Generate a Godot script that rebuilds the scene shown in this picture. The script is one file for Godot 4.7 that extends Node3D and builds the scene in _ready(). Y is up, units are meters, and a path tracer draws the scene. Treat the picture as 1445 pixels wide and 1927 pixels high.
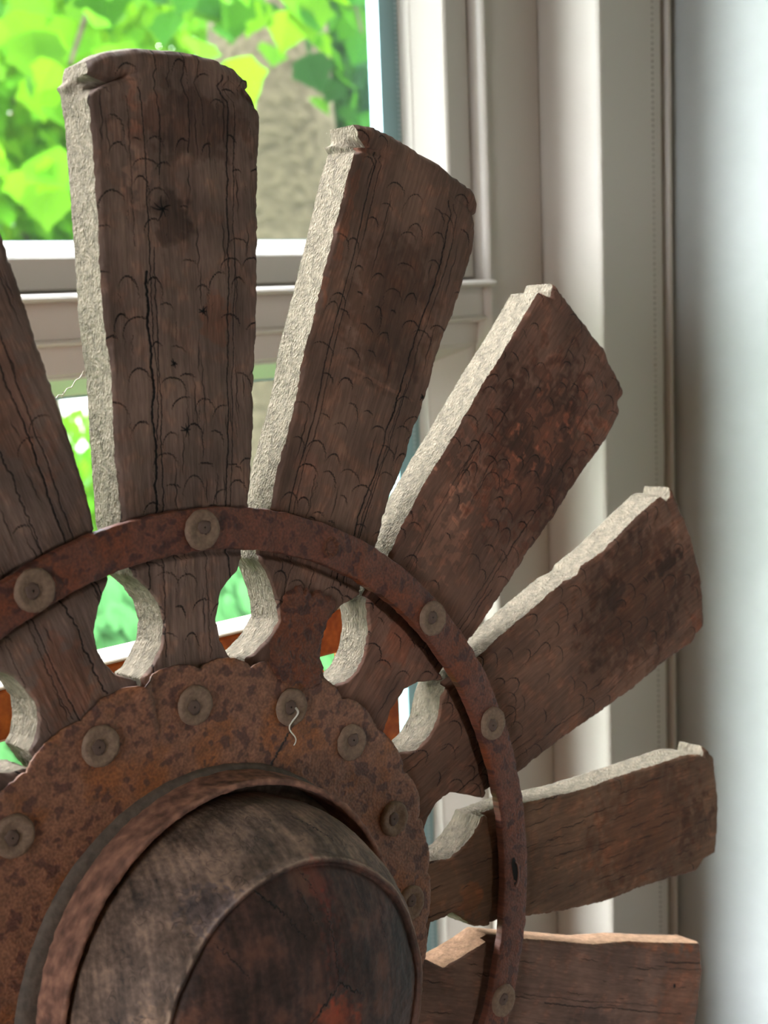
extends Node3D

# ---------------------------------------------------------------- helpers
const U := 0.17            # metres per wheel unit (radius of the rivet circle of the iron ring)
const EYE := 1.45          # height of the camera
const GLASS_R := 0.7045

class Surf:
	var v := PackedVector3Array()
	var n := PackedVector3Array()
	var t := PackedVector2Array()
	var i := PackedInt32Array()

	func grid(p: PackedVector3Array, uv: PackedVector2Array, nu: int, nv: int, flip := false, wrap := false) -> void:
		var base := v.size()
		v.append_array(p)
		t.append_array(uv)
		var nn := PackedVector3Array()
		nn.resize(nu * nv)
		for b in nv:
			var up := (mini(b + 1, nv - 1)) * nu
			var dn := (maxi(b - 1, 0)) * nu
			for a in nu:
				var ar := a + 1
				var al := a - 1
				if wrap:
					if ar >= nu: ar = 1
					if al < 0: al = nu - 2
				else:
					ar = mini(ar, nu - 1)
					al = maxi(al, 0)
				var c := (p[b * nu + ar] - p[b * nu + al]).cross(p[up + a] - p[dn + a])
				c = c.normalized()
				nn[b * nu + a] = -c if flip else c
		n.append_array(nn)
		var ii := PackedInt32Array()
		ii.resize((nu - 1) * (nv - 1) * 6)
		var k := 0
		for b in nv - 1:
			for a in nu - 1:
				var q := base + b * nu + a
				if flip:
					ii[k] = q; ii[k + 1] = q + 1; ii[k + 2] = q + nu
					ii[k + 3] = q + 1; ii[k + 4] = q + nu + 1; ii[k + 5] = q + nu
				else:
					ii[k] = q; ii[k + 1] = q + nu; ii[k + 2] = q + 1
					ii[k + 3] = q + 1; ii[k + 4] = q + nu; ii[k + 5] = q + nu + 1
				k += 6
		i.append_array(ii)

	func quad(a: Vector3, b: Vector3, c: Vector3, d: Vector3) -> void:   # counter-clockwise seen from outside
		var base := v.size()
		var m := (c - a).cross(d - b).normalized()
		for q in [a, b, c, d]:
			v.append(q); n.append(m); t.append(Vector2(q.x + q.z, q.y))
		for q in [0, 2, 1, 0, 3, 2]:
			i.append(base + q)

	func tri(a: Vector3, b: Vector3, c: Vector3) -> void:
		var base := v.size()
		var m := (b - a).cross(c - a).normalized()
		for q in [a, b, c]:
			v.append(q); n.append(m); t.append(Vector2(q.x, q.y))
		i.append(base); i.append(base + 2); i.append(base + 1)

	func box(lo: Vector3, hi: Vector3, bev := 0.0) -> void:
		if bev <= 0.0:
			var p := [lo, Vector3(hi.x, lo.y, lo.z), Vector3(hi.x, hi.y, lo.z), Vector3(lo.x, hi.y, lo.z), Vector3(lo.x, lo.y, hi.z), Vector3(hi.x, lo.y, hi.z), hi, Vector3(lo.x, hi.y, hi.z)]
			for f in [[4, 5, 6, 7], [1, 0, 3, 2], [5, 1, 2, 6], [0, 4, 7, 3], [7, 6, 2, 3], [0, 1, 5, 4]]:
				quad(p[f[0]], p[f[1]], p[f[2]], p[f[3]])
			return
		var c := (lo + hi) * 0.5
		var h := (hi - lo) * 0.5
		var b := minf(bev, minf(h.x, minf(h.y, h.z)) * 0.9)
		# six faces
		for ax in 3:
			for s in [-1.0, 1.0]:
				var e1 := (ax + 1) % 3
				var e2 := (ax + 2) % 3
				var pts := []
				for q in [[-1, -1], [1, -1], [1, 1], [-1, 1]]:
					var w := Vector3()
					w[ax] = s * h[ax]; w[e1] = q[0] * (h[e1] - b); w[e2] = q[1] * (h[e2] - b)
					pts.append(c + w)
				if s > 0: quad(pts[0], pts[1], pts[2], pts[3])
				else: quad(pts[3], pts[2], pts[1], pts[0])
		# twelve chamfers
		for ax in 3:
			var e1 := (ax + 1) % 3
			var e2 := (ax + 2) % 3
			for s1 in [-1.0, 1.0]:
				for s2 in [-1.0, 1.0]:
					var a := Vector3(); var d := Vector3()
					a[e1] = s1 * h[e1]; a[e2] = s2 * (h[e2] - b)
					d[e1] = s1 * (h[e1] - b); d[e2] = s2 * h[e2]
					var l := Vector3(); l[ax] = h[ax] - b
					if s1 * s2 > 0: quad(c + a - l, c + a + l, c + d + l, c + d - l)
					else: quad(c + d - l, c + d + l, c + a + l, c + a - l)
		for sx in [-1.0, 1.0]:
			for sy in [-1.0, 1.0]:
				for sz in [-1.0, 1.0]:
					var p1 := c + Vector3(sx * h.x, sy * (h.y - b), sz * (h.z - b))
					var p2 := c + Vector3(sx * (h.x - b), sy * h.y, sz * (h.z - b))
					var p3 := c + Vector3(sx * (h.x - b), sy * (h.y - b), sz * h.z)
					if sx * sy * sz > 0: tri(p1, p2, p3)
					else: tri(p1, p3, p2)

	func extrude(pts: PackedVector3Array, dir: Vector3, closed := true) -> void:   # profile counter-clockwise seen from the end of dir
		var m := pts.size()
		for k in (m if closed else m - 1):
			var a := pts[k]
			var b := pts[(k + 1) % m]
			quad(a, b, b + dir, a + dir)
		if closed:
			var flat := PackedVector2Array()
			var ax := dir.abs().max_axis_index()
			for q in pts: flat.append(Vector2(q[(ax + 1) % 3], q[(ax + 2) % 3]))
			var f := Geometry2D.triangulate_polygon(flat)
			for k in range(0, f.size(), 3):
				var a2 := pts[f[k]]; var b2 := pts[f[k + 1]]; var c2 := pts[f[k + 2]]
				tri(a2, c2, b2) if (b2 - a2).cross(c2 - a2).dot(dir) > 0 else tri(a2, b2, c2)
				tri(a2 + dir, b2 + dir, c2 + dir) if (b2 - a2).cross(c2 - a2).dot(dir) > 0 else tri(a2 + dir, c2 + dir, b2 + dir)

	func lathe(prof: PackedVector2Array, seg: int, wob: FastNoiseLite = null, amp := 0.0, off := Vector3.ZERO) -> void:   # (radius, z) round the z axis
		var p := PackedVector3Array(); var uv := PackedVector2Array()
		var arc := 0.0
		for b in prof.size():
			if b: arc += prof[b].distance_to(prof[b - 1])
			for a in seg + 1:
				var th := TAU * (a % seg) / seg
				var r := prof[b].x
				if wob: r += amp * wob.get_noise_3d(cos(th) * r * 900, sin(th) * r * 900, prof[b].y * 900)
				p.append(off + Vector3(r * cos(th), r * sin(th), prof[b].y))
				uv.append(Vector2(float(a) / seg, arc))
		grid(p, uv, seg + 1, prof.size(), false, true)

	func tube(path: PackedVector3Array, r0: float, r1: float, seg := 8, wob: FastNoiseLite = null, amp := 0.0) -> void:
		var p := PackedVector3Array(); var uv := PackedVector2Array()
		var side := Vector3.UP
		for b in path.size():
			var d := (path[mini(b + 1, path.size() - 1)] - path[maxi(b - 1, 0)]).normalized()
			if b == 0:
				side = d.cross(Vector3(0.31, 0.2, 0.93)).normalized()
			side = (side - d * side.dot(d)).normalized()
			var o := d.cross(side)
			var r := lerpf(r0, r1, float(b) / (path.size() - 1))
			for a in seg + 1:
				var th := TAU * (a % seg) / seg
				var rr := r
				if wob: rr *= 1.0 + amp * wob.get_noise_3d(cos(th) * 40, sin(th) * 40, b * 9.0)
				p.append(path[b] + (side * cos(th) + o * sin(th)) * rr)
				uv.append(Vector2(float(a) / seg, b * 0.1))
		grid(p, uv, seg + 1, path.size(), true, true)

	func into(mesh: ArrayMesh, m: Material) -> void:
		var arr := []
		arr.resize(Mesh.ARRAY_MAX)
		arr[Mesh.ARRAY_VERTEX] = v; arr[Mesh.ARRAY_NORMAL] = n; arr[Mesh.ARRAY_TEX_UV] = t; arr[Mesh.ARRAY_INDEX] = i
		mesh.add_surface_from_arrays(Mesh.PRIMITIVE_TRIANGLES, arr)
		mesh.surface_set_material(mesh.get_surface_count() - 1, m)

func numbered(called: String) -> String:
	if not has_node(NodePath(called)): return called
	var k := 1
	while has_node(NodePath("%s_%03d" % [called, k])): k += 1
	return "%s_%03d" % [called, k]

func part_name(called: String, parent: Node) -> String:
	if not parent.has_node(NodePath(called)): return called
	var k := 1
	while parent.has_node(NodePath("%s_%03d" % [called, k])): k += 1
	return "%s_%03d" % [called, k]

func obj(called: String, s: Surf, m: Material, parent: Node = self) -> MeshInstance3D:
	var mesh := ArrayMesh.new()
	s.into(mesh, m)
	return put(called, mesh, parent)

func put(called: String, mesh: Mesh, parent: Node = self) -> MeshInstance3D:
	var o := MeshInstance3D.new()
	o.mesh = mesh
	o.name = numbered(called) if parent == self else part_name(called, parent)
	parent.add_child(o, true)
	return o

func tag(o: Node, label: String, category: String, group := "") -> void:
	o.set_meta("label", label)
	o.set_meta("category", category)
	if group: o.set_meta("group", group)

func structure(o: Node, label: String, category: String) -> void:
	tag(o, label, category)
	o.set_meta("kind", "structure")

func thing(called: String, label: String, category: String, at := Vector3.ZERO, group := "") -> Node3D:
	var o := Node3D.new()
	o.name = numbered(called)
	add_child(o, true)
	o.position = at
	tag(o, label, category, group)
	return o

func mat(c: Color, rough := 0.7, metal := 0.0, spec := 0.5) -> StandardMaterial3D:
	var m := StandardMaterial3D.new()
	m.albedo_color = c
	m.roughness = rough
	m.metallic = metal
	m.metallic_specular = spec
	return m

func noise(seed_: int, freq: float, oct := 3, kind := FastNoiseLite.TYPE_SIMPLEX_SMOOTH) -> FastNoiseLite:
	var f := FastNoiseLite.new()
	f.seed = seed_; f.frequency = freq; f.noise_type = kind
	f.fractal_octaves = oct
	f.fractal_type = FastNoiseLite.FRACTAL_FBM if oct > 1 else FastNoiseLite.FRACTAL_NONE
	return f

func noise_bytes(f: FastNoiseLite, w: int, h: int, tw: int, th: int, seamless := false) -> PackedByteArray:   # made at w x h, stretched to tw x th
	var im := f.get_seamless_image(w, h) if seamless else f.get_image(w, h)
	im.convert(Image.FORMAT_L8)
	if w != tw or h != th: im.resize(tw, th, Image.INTERPOLATE_CUBIC)
	return im.get_data()

func lookup(tab: Array, y: float) -> float:   # pairs (x, y), y falling
	if y >= tab[0][1]: return tab[0][0]
	for k in range(1, tab.size()):
		if y >= tab[k][1]:
			var w: float = (y - tab[k][1]) / maxf(1e-5, tab[k - 1][1] - tab[k][1])
			return lerpf(tab[k][0], tab[k - 1][0], w)
	return tab[-1][0]

func sweep_frame(s: Surf, x0: float, x1: float, y0: float, y1: float, prof: Array, mx := 1.0, my := 1.0) -> void:   # profile (outward offset, z) round a rectangle, mitred
	var m := prof.size()
	for k in m:
		var a: Array = prof[k]
		var b: Array = prof[(k + 1) % m]
		var ca := []; var cb := []
		for q in [[0, 0], [1, 0], [1, 1], [0, 1]]:
			ca.append(Vector3(x1 + a[0] * mx if q[0] else x0 - a[0] * mx, y1 + a[0] * my if q[1] else y0 - a[0] * my, a[1]))
			cb.append(Vector3(x1 + b[0] * mx if q[0] else x0 - b[0] * mx, y1 + b[0] * my if q[1] else y0 - b[0] * my, b[1]))
		for j in 4:
			s.quad(ca[j], cb[j], cb[(j + 1) % 4], ca[(j + 1) % 4])

# ---------------------------------------------------------------- materials
var M := {}
var wood_rgb := PackedByteArray()
var wood_h := PackedByteArray()
const TW := 384
const TH := 1024

func image_texture(w: int, h: int, fmt: int, d: PackedByteArray) -> ImageTexture:
	return ImageTexture.create_from_image(Image.create_from_data(w, h, false, fmt, d))

func make_wood_base() -> void:   # 1024 x 1024: grain runs down the picture
	var n := 1024
	var s1 := noise_bytes(noise(11, 0.09, 4), n, 40, n, n)
	var s2 := noise_bytes(noise(12, 0.006, 4), n, n, n, n)
	var s3 := noise_bytes(noise(13, 0.22, 3), n, 150, n, n)
	var s4 := noise_bytes(noise(14, 0.02, 4), n, n, n, n)
	wood_rgb.resize(n * n * 3)
	wood_h.resize(n * n)
	for k in n * n:
		var a := s1[k] / 255.0
		var b := s2[k] / 255.0
		var c := s3[k] / 255.0
		var d := s4[k] / 255.0
		var l := 0.93 + 0.20 * (a - 0.5) + 0.14 * (c - 0.5) + 0.36 * (b - 0.5)
		var red := clampf((d - 0.55) * 1.6, 0.0, 0.35)
		var pale := clampf((d * 0.6 + c * 0.4 - 0.6) * 4.0, 0.0, 0.6)
		wood_rgb[k * 3] = clampi(int((120.0 + 14 * red + 22 * pale) * l), 0, 255)
		wood_rgb[k * 3 + 1] = clampi(int((97.0 - 3 * red + 17 * pale) * l), 0, 255)
		wood_rgb[k * 3 + 2] = clampi(int((86.0 - 10 * red + 14 * pale) * l), 0, 255)
		wood_h[k] = clampi(int(150.0 + 60.0 * (a - 0.5) + 45.0 * (c - 0.5) + 30.0 * (d - 0.5)), 0, 255)

func dab(rgb: PackedByteArray, hh: PackedByteArray, x: float, y: float, r: float, dark: float, w := TW, h := TH) -> void:
	for py in range(maxi(0, int(y - r)), mini(h - 1, int(y + r + 1)) + 1):
		for px in range(maxi(0, int(x - r)), mini(w - 1, int(x + r + 1)) + 1):
			var f := clampf(r + 0.5 - Vector2(px - x, py - y).length(), 0.0, 1.0) * dark
			if f > 0.0:
				var k := py * w + px
				rgb[k * 3] = int(rgb[k * 3] * (1.0 - f * 0.82))
				rgb[k * 3 + 1] = int(rgb[k * 3 + 1] * (1.0 - f * 0.85))
				rgb[k * 3 + 2] = int(rgb[k * 3 + 2] * (1.0 - f * 0.85))
				hh[k] = int(hh[k] * (1.0 - f * 0.8))

func blotch(rgb: PackedByteArray, cx: float, cy: float, rx: float, ry: float, c: Vector3, a: float, nz: FastNoiseLite, ragged := 0.6, w := TW, h := TH) -> void:   # a stain of its own ragged outline
	for py in range(maxi(0, int(cy - ry * 1.5)), mini(h, int(cy + ry * 1.5))):
		for px in range(maxi(0, int(cx - rx * 1.5)), mini(w, int(cx + rx * 1.5))):
			var d := Vector2((px - cx) / rx, (py - cy) / ry).length() + ragged * nz.get_noise_2d(px, py)
			var f := clampf((1.0 - d) * 3.0, 0.0, 1.0) * a
			if f > 0.0:
				var k := (py * w + px) * 3
				rgb[k] = clampi(int(rgb[k] * lerpf(1.0, c.x, f)), 0, 255)
				rgb[k + 1] = clampi(int(rgb[k + 1] * lerpf(1.0, c.y, f)), 0, 255)
				rgb[k + 2] = clampi(int(rgb[k + 2] * lerpf(1.0, c.z, f)), 0, 255)

func blade_material(k: int, spec: Dictionary) -> StandardMaterial3D:
	var rng := RandomNumberGenerator.new()
	rng.seed = 500 + k * 17
	var src := Image.create_from_data(1024, 1024, false, Image.FORMAT_RGB8, wood_rgb)
	var srh := Image.create_from_data(1024, 1024, false, Image.FORMAT_L8, wood_h)
	var ox := (k * 211) % 640
	var a := src.get_region(Rect2i(ox, 0, TW, TH))
	var b := srh.get_region(Rect2i(ox, 0, TW, TH))
	if k % 2:
		a.flip_y(); b.flip_y()
	var rgb := a.get_data()
	var hh := b.get_data()
	var nz := noise(900 + k, 0.03, 3)
	for s in spec.get("stains", []):
		blotch(rgb, (s[0] + 0.3) / 0.6 * TW, (2.1 - s[1]) / 1.6 * TH, s[2] / 0.6 * TW, s[3] / 1.6 * TH, s[4], s[5], nz, s[6] if s.size() > 6 else 0.6)
	# scribed lines and cracks that follow the grain
	for ln in spec.get("lines", []):   # [u, y from, y to, radius, darkness, waver]
		var y: float = ln[1]
		var ph := rng.randf() * 100.0
		while y > ln[2]:
			var xl := lookup(spec.L, y); var xr := lookup(spec.R, y)
			if y < 1.05:
				xl = lookup(spec.L, 1.05); xr = lookup(spec.R, 1.05)
			var x: float = lerpf(xl, xr, ln[0]) + ln[5] * nz.get_noise_2d(y * 260.0, ph * 40.0) + 0.4 * ln[5] * nz.get_noise_2d(y * 1500.0, ph * 40.0)
			var soft := 0.75 + 0.45 * nz.get_noise_2d(y * 120.0 + 77.0, ph * 13.0)
			dab(rgb, hh, (x + 0.3) / 0.6 * TW, (2.1 - y) / 1.6 * TH, ln[3] * (0.75 + 0.5 * rng.randf()), clampf(ln[4] * soft, 0.0, 1.0))
			y -= 0.0019
	# fine drying cracks
	for q in int(spec.get("cracks", 20)):
		var x0 := rng.randf_range(-0.2, 0.22); var y0 := rng.randf_range(0.7, 1.95)
		var len_ := rng.randf_range(0.03, 0.2)
		var st := int(len_ / 0.0019)
		for s in st:
			var e := sin(PI * s / st)
			dab(rgb, hh, (x0 + 0.005 * nz.get_noise_2d(s * 1.5, q * 91.0) + 0.3) / 0.6 * TW, (2.1 - y0 + s * 0.0019) / 1.6 * TH, 0.35 + 0.4 * e, 0.65 * e)
	# scallop-shaped shrinkage cracks, rows like fish scales
	var dens: float = spec.get("scales", 0.0)
	if dens > 0.0:
		var row := 0
		var y := 1.93
		while y > 0.72:
			var x := -0.27 + (0.03 if row % 2 else 0.0)
			while x < 0.27:
				if rng.randf() < dens and nz.get_noise_2d(x * 160.0 + 300.0, y * 160.0) > -0.28:
					var cx := x + rng.randf_range(-0.014, 0.014)
					var cy := y + rng.randf_range(-0.02, 0.02)
					var rx := rng.randf_range(0.019, 0.036); var ry := rng.randf_range(0.022, 0.046)
					var a0 := rng.randf_range(-0.25, 1.2); var a1 := rng.randf_range(1.9, 3.5)
					var dk := rng.randf_range(0.45, 0.95)
					var steps := int((a1 - a0) * 26)
					for s in steps:
						var th := lerpf(a0, a1, float(s) / steps)
						var e := sqrt(sin(PI * (s + 0.5) / steps))
						var jx := 0.003 * nz.get_noise_2d(s * 9.0, x * 900.0 + y * 333.0)
						dab(rgb, hh, (cx + cos(th) * rx + jx + 0.3) / 0.6 * TW, (2.1 - cy - sin(th) * ry - jx) / 1.6 * TH, 0.22 + 0.42 * e, dk * e)
					if rng.randf() < 0.55:   # a tail running down the grain
						var sx := -1.0 if rng.randf() < 0.5 else 1.0
						var tl := rng.randf_range(0.01, 0.06)
						for s in int(tl / 0.002):
							dab(rgb, hh, (cx + sx * rx + 0.006 * nz.get_noise_2d(s * 4.0, x * 700.0 + y * 99.0) + 0.3) / 0.6 * TW, (2.1 - cy + s * 0.002) / 1.6 * TH, 0.35, dk * (1.0 - s * 0.002 / tl))
				x += 0.058
			y -= 0.062
			row += 1
	for st in spec.get("stars", []):   # star checks round old knots
		for q in 7:
			var an := q * 0.9 + rng.randf_range(-0.3, 0.3)
			var ln := int(rng.randf_range(0.5, 1.0) * st[2])
			for s in ln:
				var e := 1.0 - float(s) / ln
				dab(rgb, hh, (st[0] + 0.3) / 0.6 * TW + cos(an + 0.02 * s) * s, (2.1 - st[1]) / 1.6 * TH + sin(an + 0.02 * s) * s, 0.3 + 0.9 * e, 0.85)
	for hl in spec.get("holes", []):
		dab(rgb, hh, (hl[0] + 0.3) / 0.6 * TW, (2.1 - hl[1]) / 1.6 * TH, hl[2], 1.0)
	var m := mat(spec.get("tint", Color.WHITE), 0.78, 0.0, 0.35)
	m.albedo_texture = image_texture(TW, TH, Image.FORMAT_RGB8, rgb)
	m.heightmap_enabled = true
	m.heightmap_texture = image_texture(TW, TH, Image.FORMAT_L8, hh)
	m.heightmap_scale = 0.09
	m.texture_repeat = false
	return m

func make_side_material() -> void:
	var n := 512
	var a := noise_bytes(noise(21, 0.035, 4), n, n, n, n, true)
	var b := noise_bytes(noise(22, 0.09, 3, FastNoiseLite.TYPE_CELLULAR), n, n / 2, n, n, true)
	var c := noise_bytes(noise(23, 0.012, 3), n, n, n, n, true)
	var rgb := PackedByteArray(); rgb.resize(n * n * 3)
	var hh := PackedByteArray(); hh.resize(n * n)
	for k in n * n:
		var f := a[k] / 255.0; var g := b[k] / 255.0; var e := c[k] / 255.0
		var l := 0.82 + 0.16 * (f - 0.5) + 0.10 * (g - 0.5) + 0.22 * (e - 0.5)
		rgb[k * 3] = clampi(int(158 * l), 0, 255)
		rgb[k * 3 + 1] = clampi(int(144 * l), 0, 255)
		rgb[k * 3 + 2] = clampi(int(125 * l), 0, 255)
		hh[k] = clampi(int(255 * (0.45 * f + 0.55 * g)), 0, 255)
	var m := mat(Color.WHITE, 0.95, 0.0, 0.2)
	m.albedo_texture = image_texture(n, n, Image.FORMAT_RGB8, rgb)
	m.heightmap_enabled = true
	m.heightmap_texture = image_texture(n, n, Image.FORMAT_L8, hh)
	m.heightmap_scale = 0.12
	M.side = m

func make_rust_material() -> void:   # planar over the wheel: 2.2 units across
	var n := 1024
	var a := noise_bytes(noise(31, 0.010, 4), n, n, n, n)
	var b := noise_bytes(noise(32, 0.055, 4), n, n, n, n)
	var c := noise_bytes(noise(33, 0.042, 3), n, n, n, n)
	var d := noise_bytes(noise(34, 0.25, 2), n, n, n, n)
	var rgb := PackedByteArray(); rgb.resize(n * n * 3)
	var hh := PackedByteArray(); hh.resize(n * n)
	for k in n * n:
		var e := a[k] / 255.0; var f := b[k] / 255.0; var g := c[k] / 255.0; var s := d[k] / 255.0
		var spot := clampf((f * 0.55 + g * 0.6 - 0.635) * 9.0, 0.0, 1.0)
		var orange := clampf((e - 0.52) * 4.0, 0.0, 1.0)
		var l := 0.86 + 0.3 * (f - 0.5) + 0.34 * (s - 0.5)
		var col := Vector3(154, 103, 77).lerp(Vector3(162, 97, 54), orange)
		col = col.lerp(Vector3(90, 55, 46), spot * 0.85) * l
		rgb[k * 3] = clampi(int(col.x), 0, 255)
		rgb[k * 3 + 1] = clampi(int(col.y), 0, 255)
		rgb[k * 3 + 2] = clampi(int(col.z), 0, 255)
		hh[k] = clampi(int(255 * (0.5 + 0.35 * (f - 0.5) + 0.35 * (s - 0.5) - 0.15 * spot)), 0, 255)
	# seam of the plate
	var nz := noise(35, 0.05, 2)
	for s in 150:
		var w := s / 150.0
		var x := lerpf(0.262, 0.168, w) + 0.006 * nz.get_noise_1d(s * 3.0)
		var y := lerpf(0.548, 0.44, w)
		dab(rgb, hh, (x / 2.2 + 0.5) * n, (0.5 - y / 2.2) * n, 0.8, 0.55, n, n)
	for tone in 2:
		var m := mat(Color.WHITE if tone == 0 else Color(0.80, 0.68, 0.66), 0.62, 0.0, 0.5)
		m.albedo_texture = image_texture(n, n, Image.FORMAT_RGB8, rgb) if tone == 0 else M.plate_iron.albedo_texture
		m.heightmap_enabled = true
		m.heightmap_texture = image_texture(n, n, Image.FORMAT_L8, hh) if tone == 0 else M.plate_iron.heightmap_texture
		m.heightmap_scale = 0.09
		m.texture_repeat = false
		M["plate_iron" if tone == 0 else "ring_iron"] = m

func make_dome_material() -> void:   # arc length round the apex, 1.2 units across
	var n := 1024
	var a := noise_bytes(noise(41, 0.008, 4), n, n, n, n)
	var b := noise_bytes(noise(42, 0.06, 4), n, n, n, n)
	var c := noise_bytes(noise(43, 0.05, 3), n, 110, n, n)
	var rgb := PackedByteArray(); rgb.resize(n * n * 3)
	var hh := PackedByteArray(); hh.resize(n * n)
	for k in n * n:
		var e := a[k] / 255.0; var f := b[k] / 255.0; var g := c[k] / 255.0
		var px := k % n; var py := k / n
		var r := Vector2(px - 512, py - 512).length() / n * 1.2
		var l := 0.74 + 0.55 * (e - 0.5) + 0.3 * (f - 0.5) + 0.3 * (g - 0.5)
		var cap := clampf((0.362 - r) * 90.0, 0.0, 1.0)
		var col := Vector3(146, 118, 101).lerp(Vector3(92, 64, 55), cap) * l
		var rust := clampf((e - 0.6) * 5.0, 0.0, 1.0) * cap
		col = col.lerp(Vector3(104, 66, 50), rust * 0.5)
		if r > 0.352 and r < 0.372:   # pale crest of the step: painted highlight along the ridge, broken by wear
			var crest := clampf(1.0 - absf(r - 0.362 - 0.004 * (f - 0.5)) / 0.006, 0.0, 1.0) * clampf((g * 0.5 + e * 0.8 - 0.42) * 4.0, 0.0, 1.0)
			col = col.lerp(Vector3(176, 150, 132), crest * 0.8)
		rgb[k * 3] = clampi(int(col.x), 0, 255)
		rgb[k * 3 + 1] = clampi(int(col.y), 0, 255)
		rgb[k * 3 + 2] = clampi(int(col.z), 0, 255)
		hh[k] = clampi(int(255 * (0.55 + 0.3 * (f - 0.5) + 0.2 * (g - 0.5))), 0, 255)
	var rng := RandomNumberGenerator.new(); rng.seed = 77
	var nz := noise(45, 0.05, 2)
	# the rusty streak above the worn heart of the cap, and dark bruises
	blotch(rgb, 556, 372, 26, 92, Vector3(1.28, 0.95, 0.86), 0.8, nz, 0.6, n, n)
	blotch(rgb, 560, 260, 30, 60, Vector3(1.12, 0.86, 0.84), 0.7, nz, 0.5, n, n)
	blotch(rgb, 548, 505, 62, 52, Vector3(1.5, 1.06, 0.85), 0.9, nz, 0.45, n, n)
	blotch(rgb, 165, 500, 60, 90, Vector3(0.55, 0.6, 0.72), 0.8, nz, 0.8, n, n)
	blotch(rgb, 330, 235, 60, 50, Vector3(0.72, 0.76, 0.88), 0.7, nz, 0.8, n, n)
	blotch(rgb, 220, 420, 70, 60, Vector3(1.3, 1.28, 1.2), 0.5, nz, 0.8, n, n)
	# short crackle on the shoulder, longer checks towards the heart
	for q in 420:
		var th := rng.randf() * TAU
		var r := rng.randf_range(0.37, 0.52) / 1.2 * n
		var dir := th + PI / 2 * (1.0 if rng.randf() < 0.65 else 0.0) + rng.randf_range(-0.5, 0.5)
		var x := 512 + cos(th) * r; var y := 512 + sin(th) * r
		for s in rng.randi_range(8, 30):
			dir += 0.5 * nz.get_noise_2d(x * 2.0, y * 2.0 + q)
			x += cos(dir); y += sin(dir)
			dab(rgb, hh, x, y, 0.45, 0.5, n, n)
	for q in [[590, 92, 650, 190, 1.0], [415, 225, 470, 292, 1.2], [470, 292, 505, 345, 0.8], [330, 300, 380, 372, 0.7], [520, 210, 545, 285, 0.6], [505, 250, 530, 330, 0.7], [556, 300, 562, 440, 0.9], [562, 436, 500, 480, 1.3], [562, 436, 612, 470, 1.3], [500, 480, 460, 500, 1.2], [400, 470, 440, 520, 0.9], [640, 260, 655, 360, 0.5], [690, 330, 700, 420, 0.5]]:
		var p0 := Vector2(q[0], q[1]); var p1 := Vector2(q[2], q[3])
		var st := int(p0.distance_to(p1))
		for s in st:
			var w := p0.lerp(p1, float(s) / st)
			dab(rgb, hh, w.x + 5.0 * nz.get_noise_2d(s * 2.0, q[0]), w.y + 5.0 * nz.get_noise_2d(s * 2.0, q[1] + 50.0), q[4], 0.9 * sqrt(sin(PI * (s + 0.5) / st)), n, n)
	var m := mat(Color.WHITE, 0.62, 0.0, 0.4)
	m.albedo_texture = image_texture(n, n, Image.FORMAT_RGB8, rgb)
	m.heightmap_enabled = true
	m.heightmap_texture = image_texture(n, n, Image.FORMAT_L8, hh)
	m.heightmap_scale = 0.07
	m.texture_repeat = false
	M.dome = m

func triplanar_noise(base: Color, dark: Color, freq: float, scale: float, bump: float, seed_: int) -> StandardMaterial3D:
	var n := 256
	var a := noise_bytes(noise(seed_, freq, 4), n, n, n, n, true)
	var rgb := PackedByteArray(); rgb.resize(n * n * 3)
	for k in n * n:
		var c := dark.lerp(base, a[k] / 255.0)
		rgb[k * 3] = int(c.r * 255); rgb[k * 3 + 1] = int(c.g * 255); rgb[k * 3 + 2] = int(c.b * 255)
	var m := mat(Color.WHITE, 0.8)
	m.albedo_texture = image_texture(n, n, Image.FORMAT_RGB8, rgb)
	m.uv1_triplanar = true
	m.uv1_world_triplanar = true
	m.uv1_scale = Vector3.ONE * scale
	if bump > 0.0:
		m.heightmap_enabled = true
		m.heightmap_texture = image_texture(n, n, Image.FORMAT_L8, a)
		m.heightmap_scale = bump
	return m

func leaf_material(c: Color, back: Color) -> StandardMaterial3D:
	var m := mat(c, 0.8, 0.0, 0.1)
	m.backlight_enabled = true
	m.backlight = back
	m.cull_mode = BaseMaterial3D.CULL_DISABLED
	return m

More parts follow.
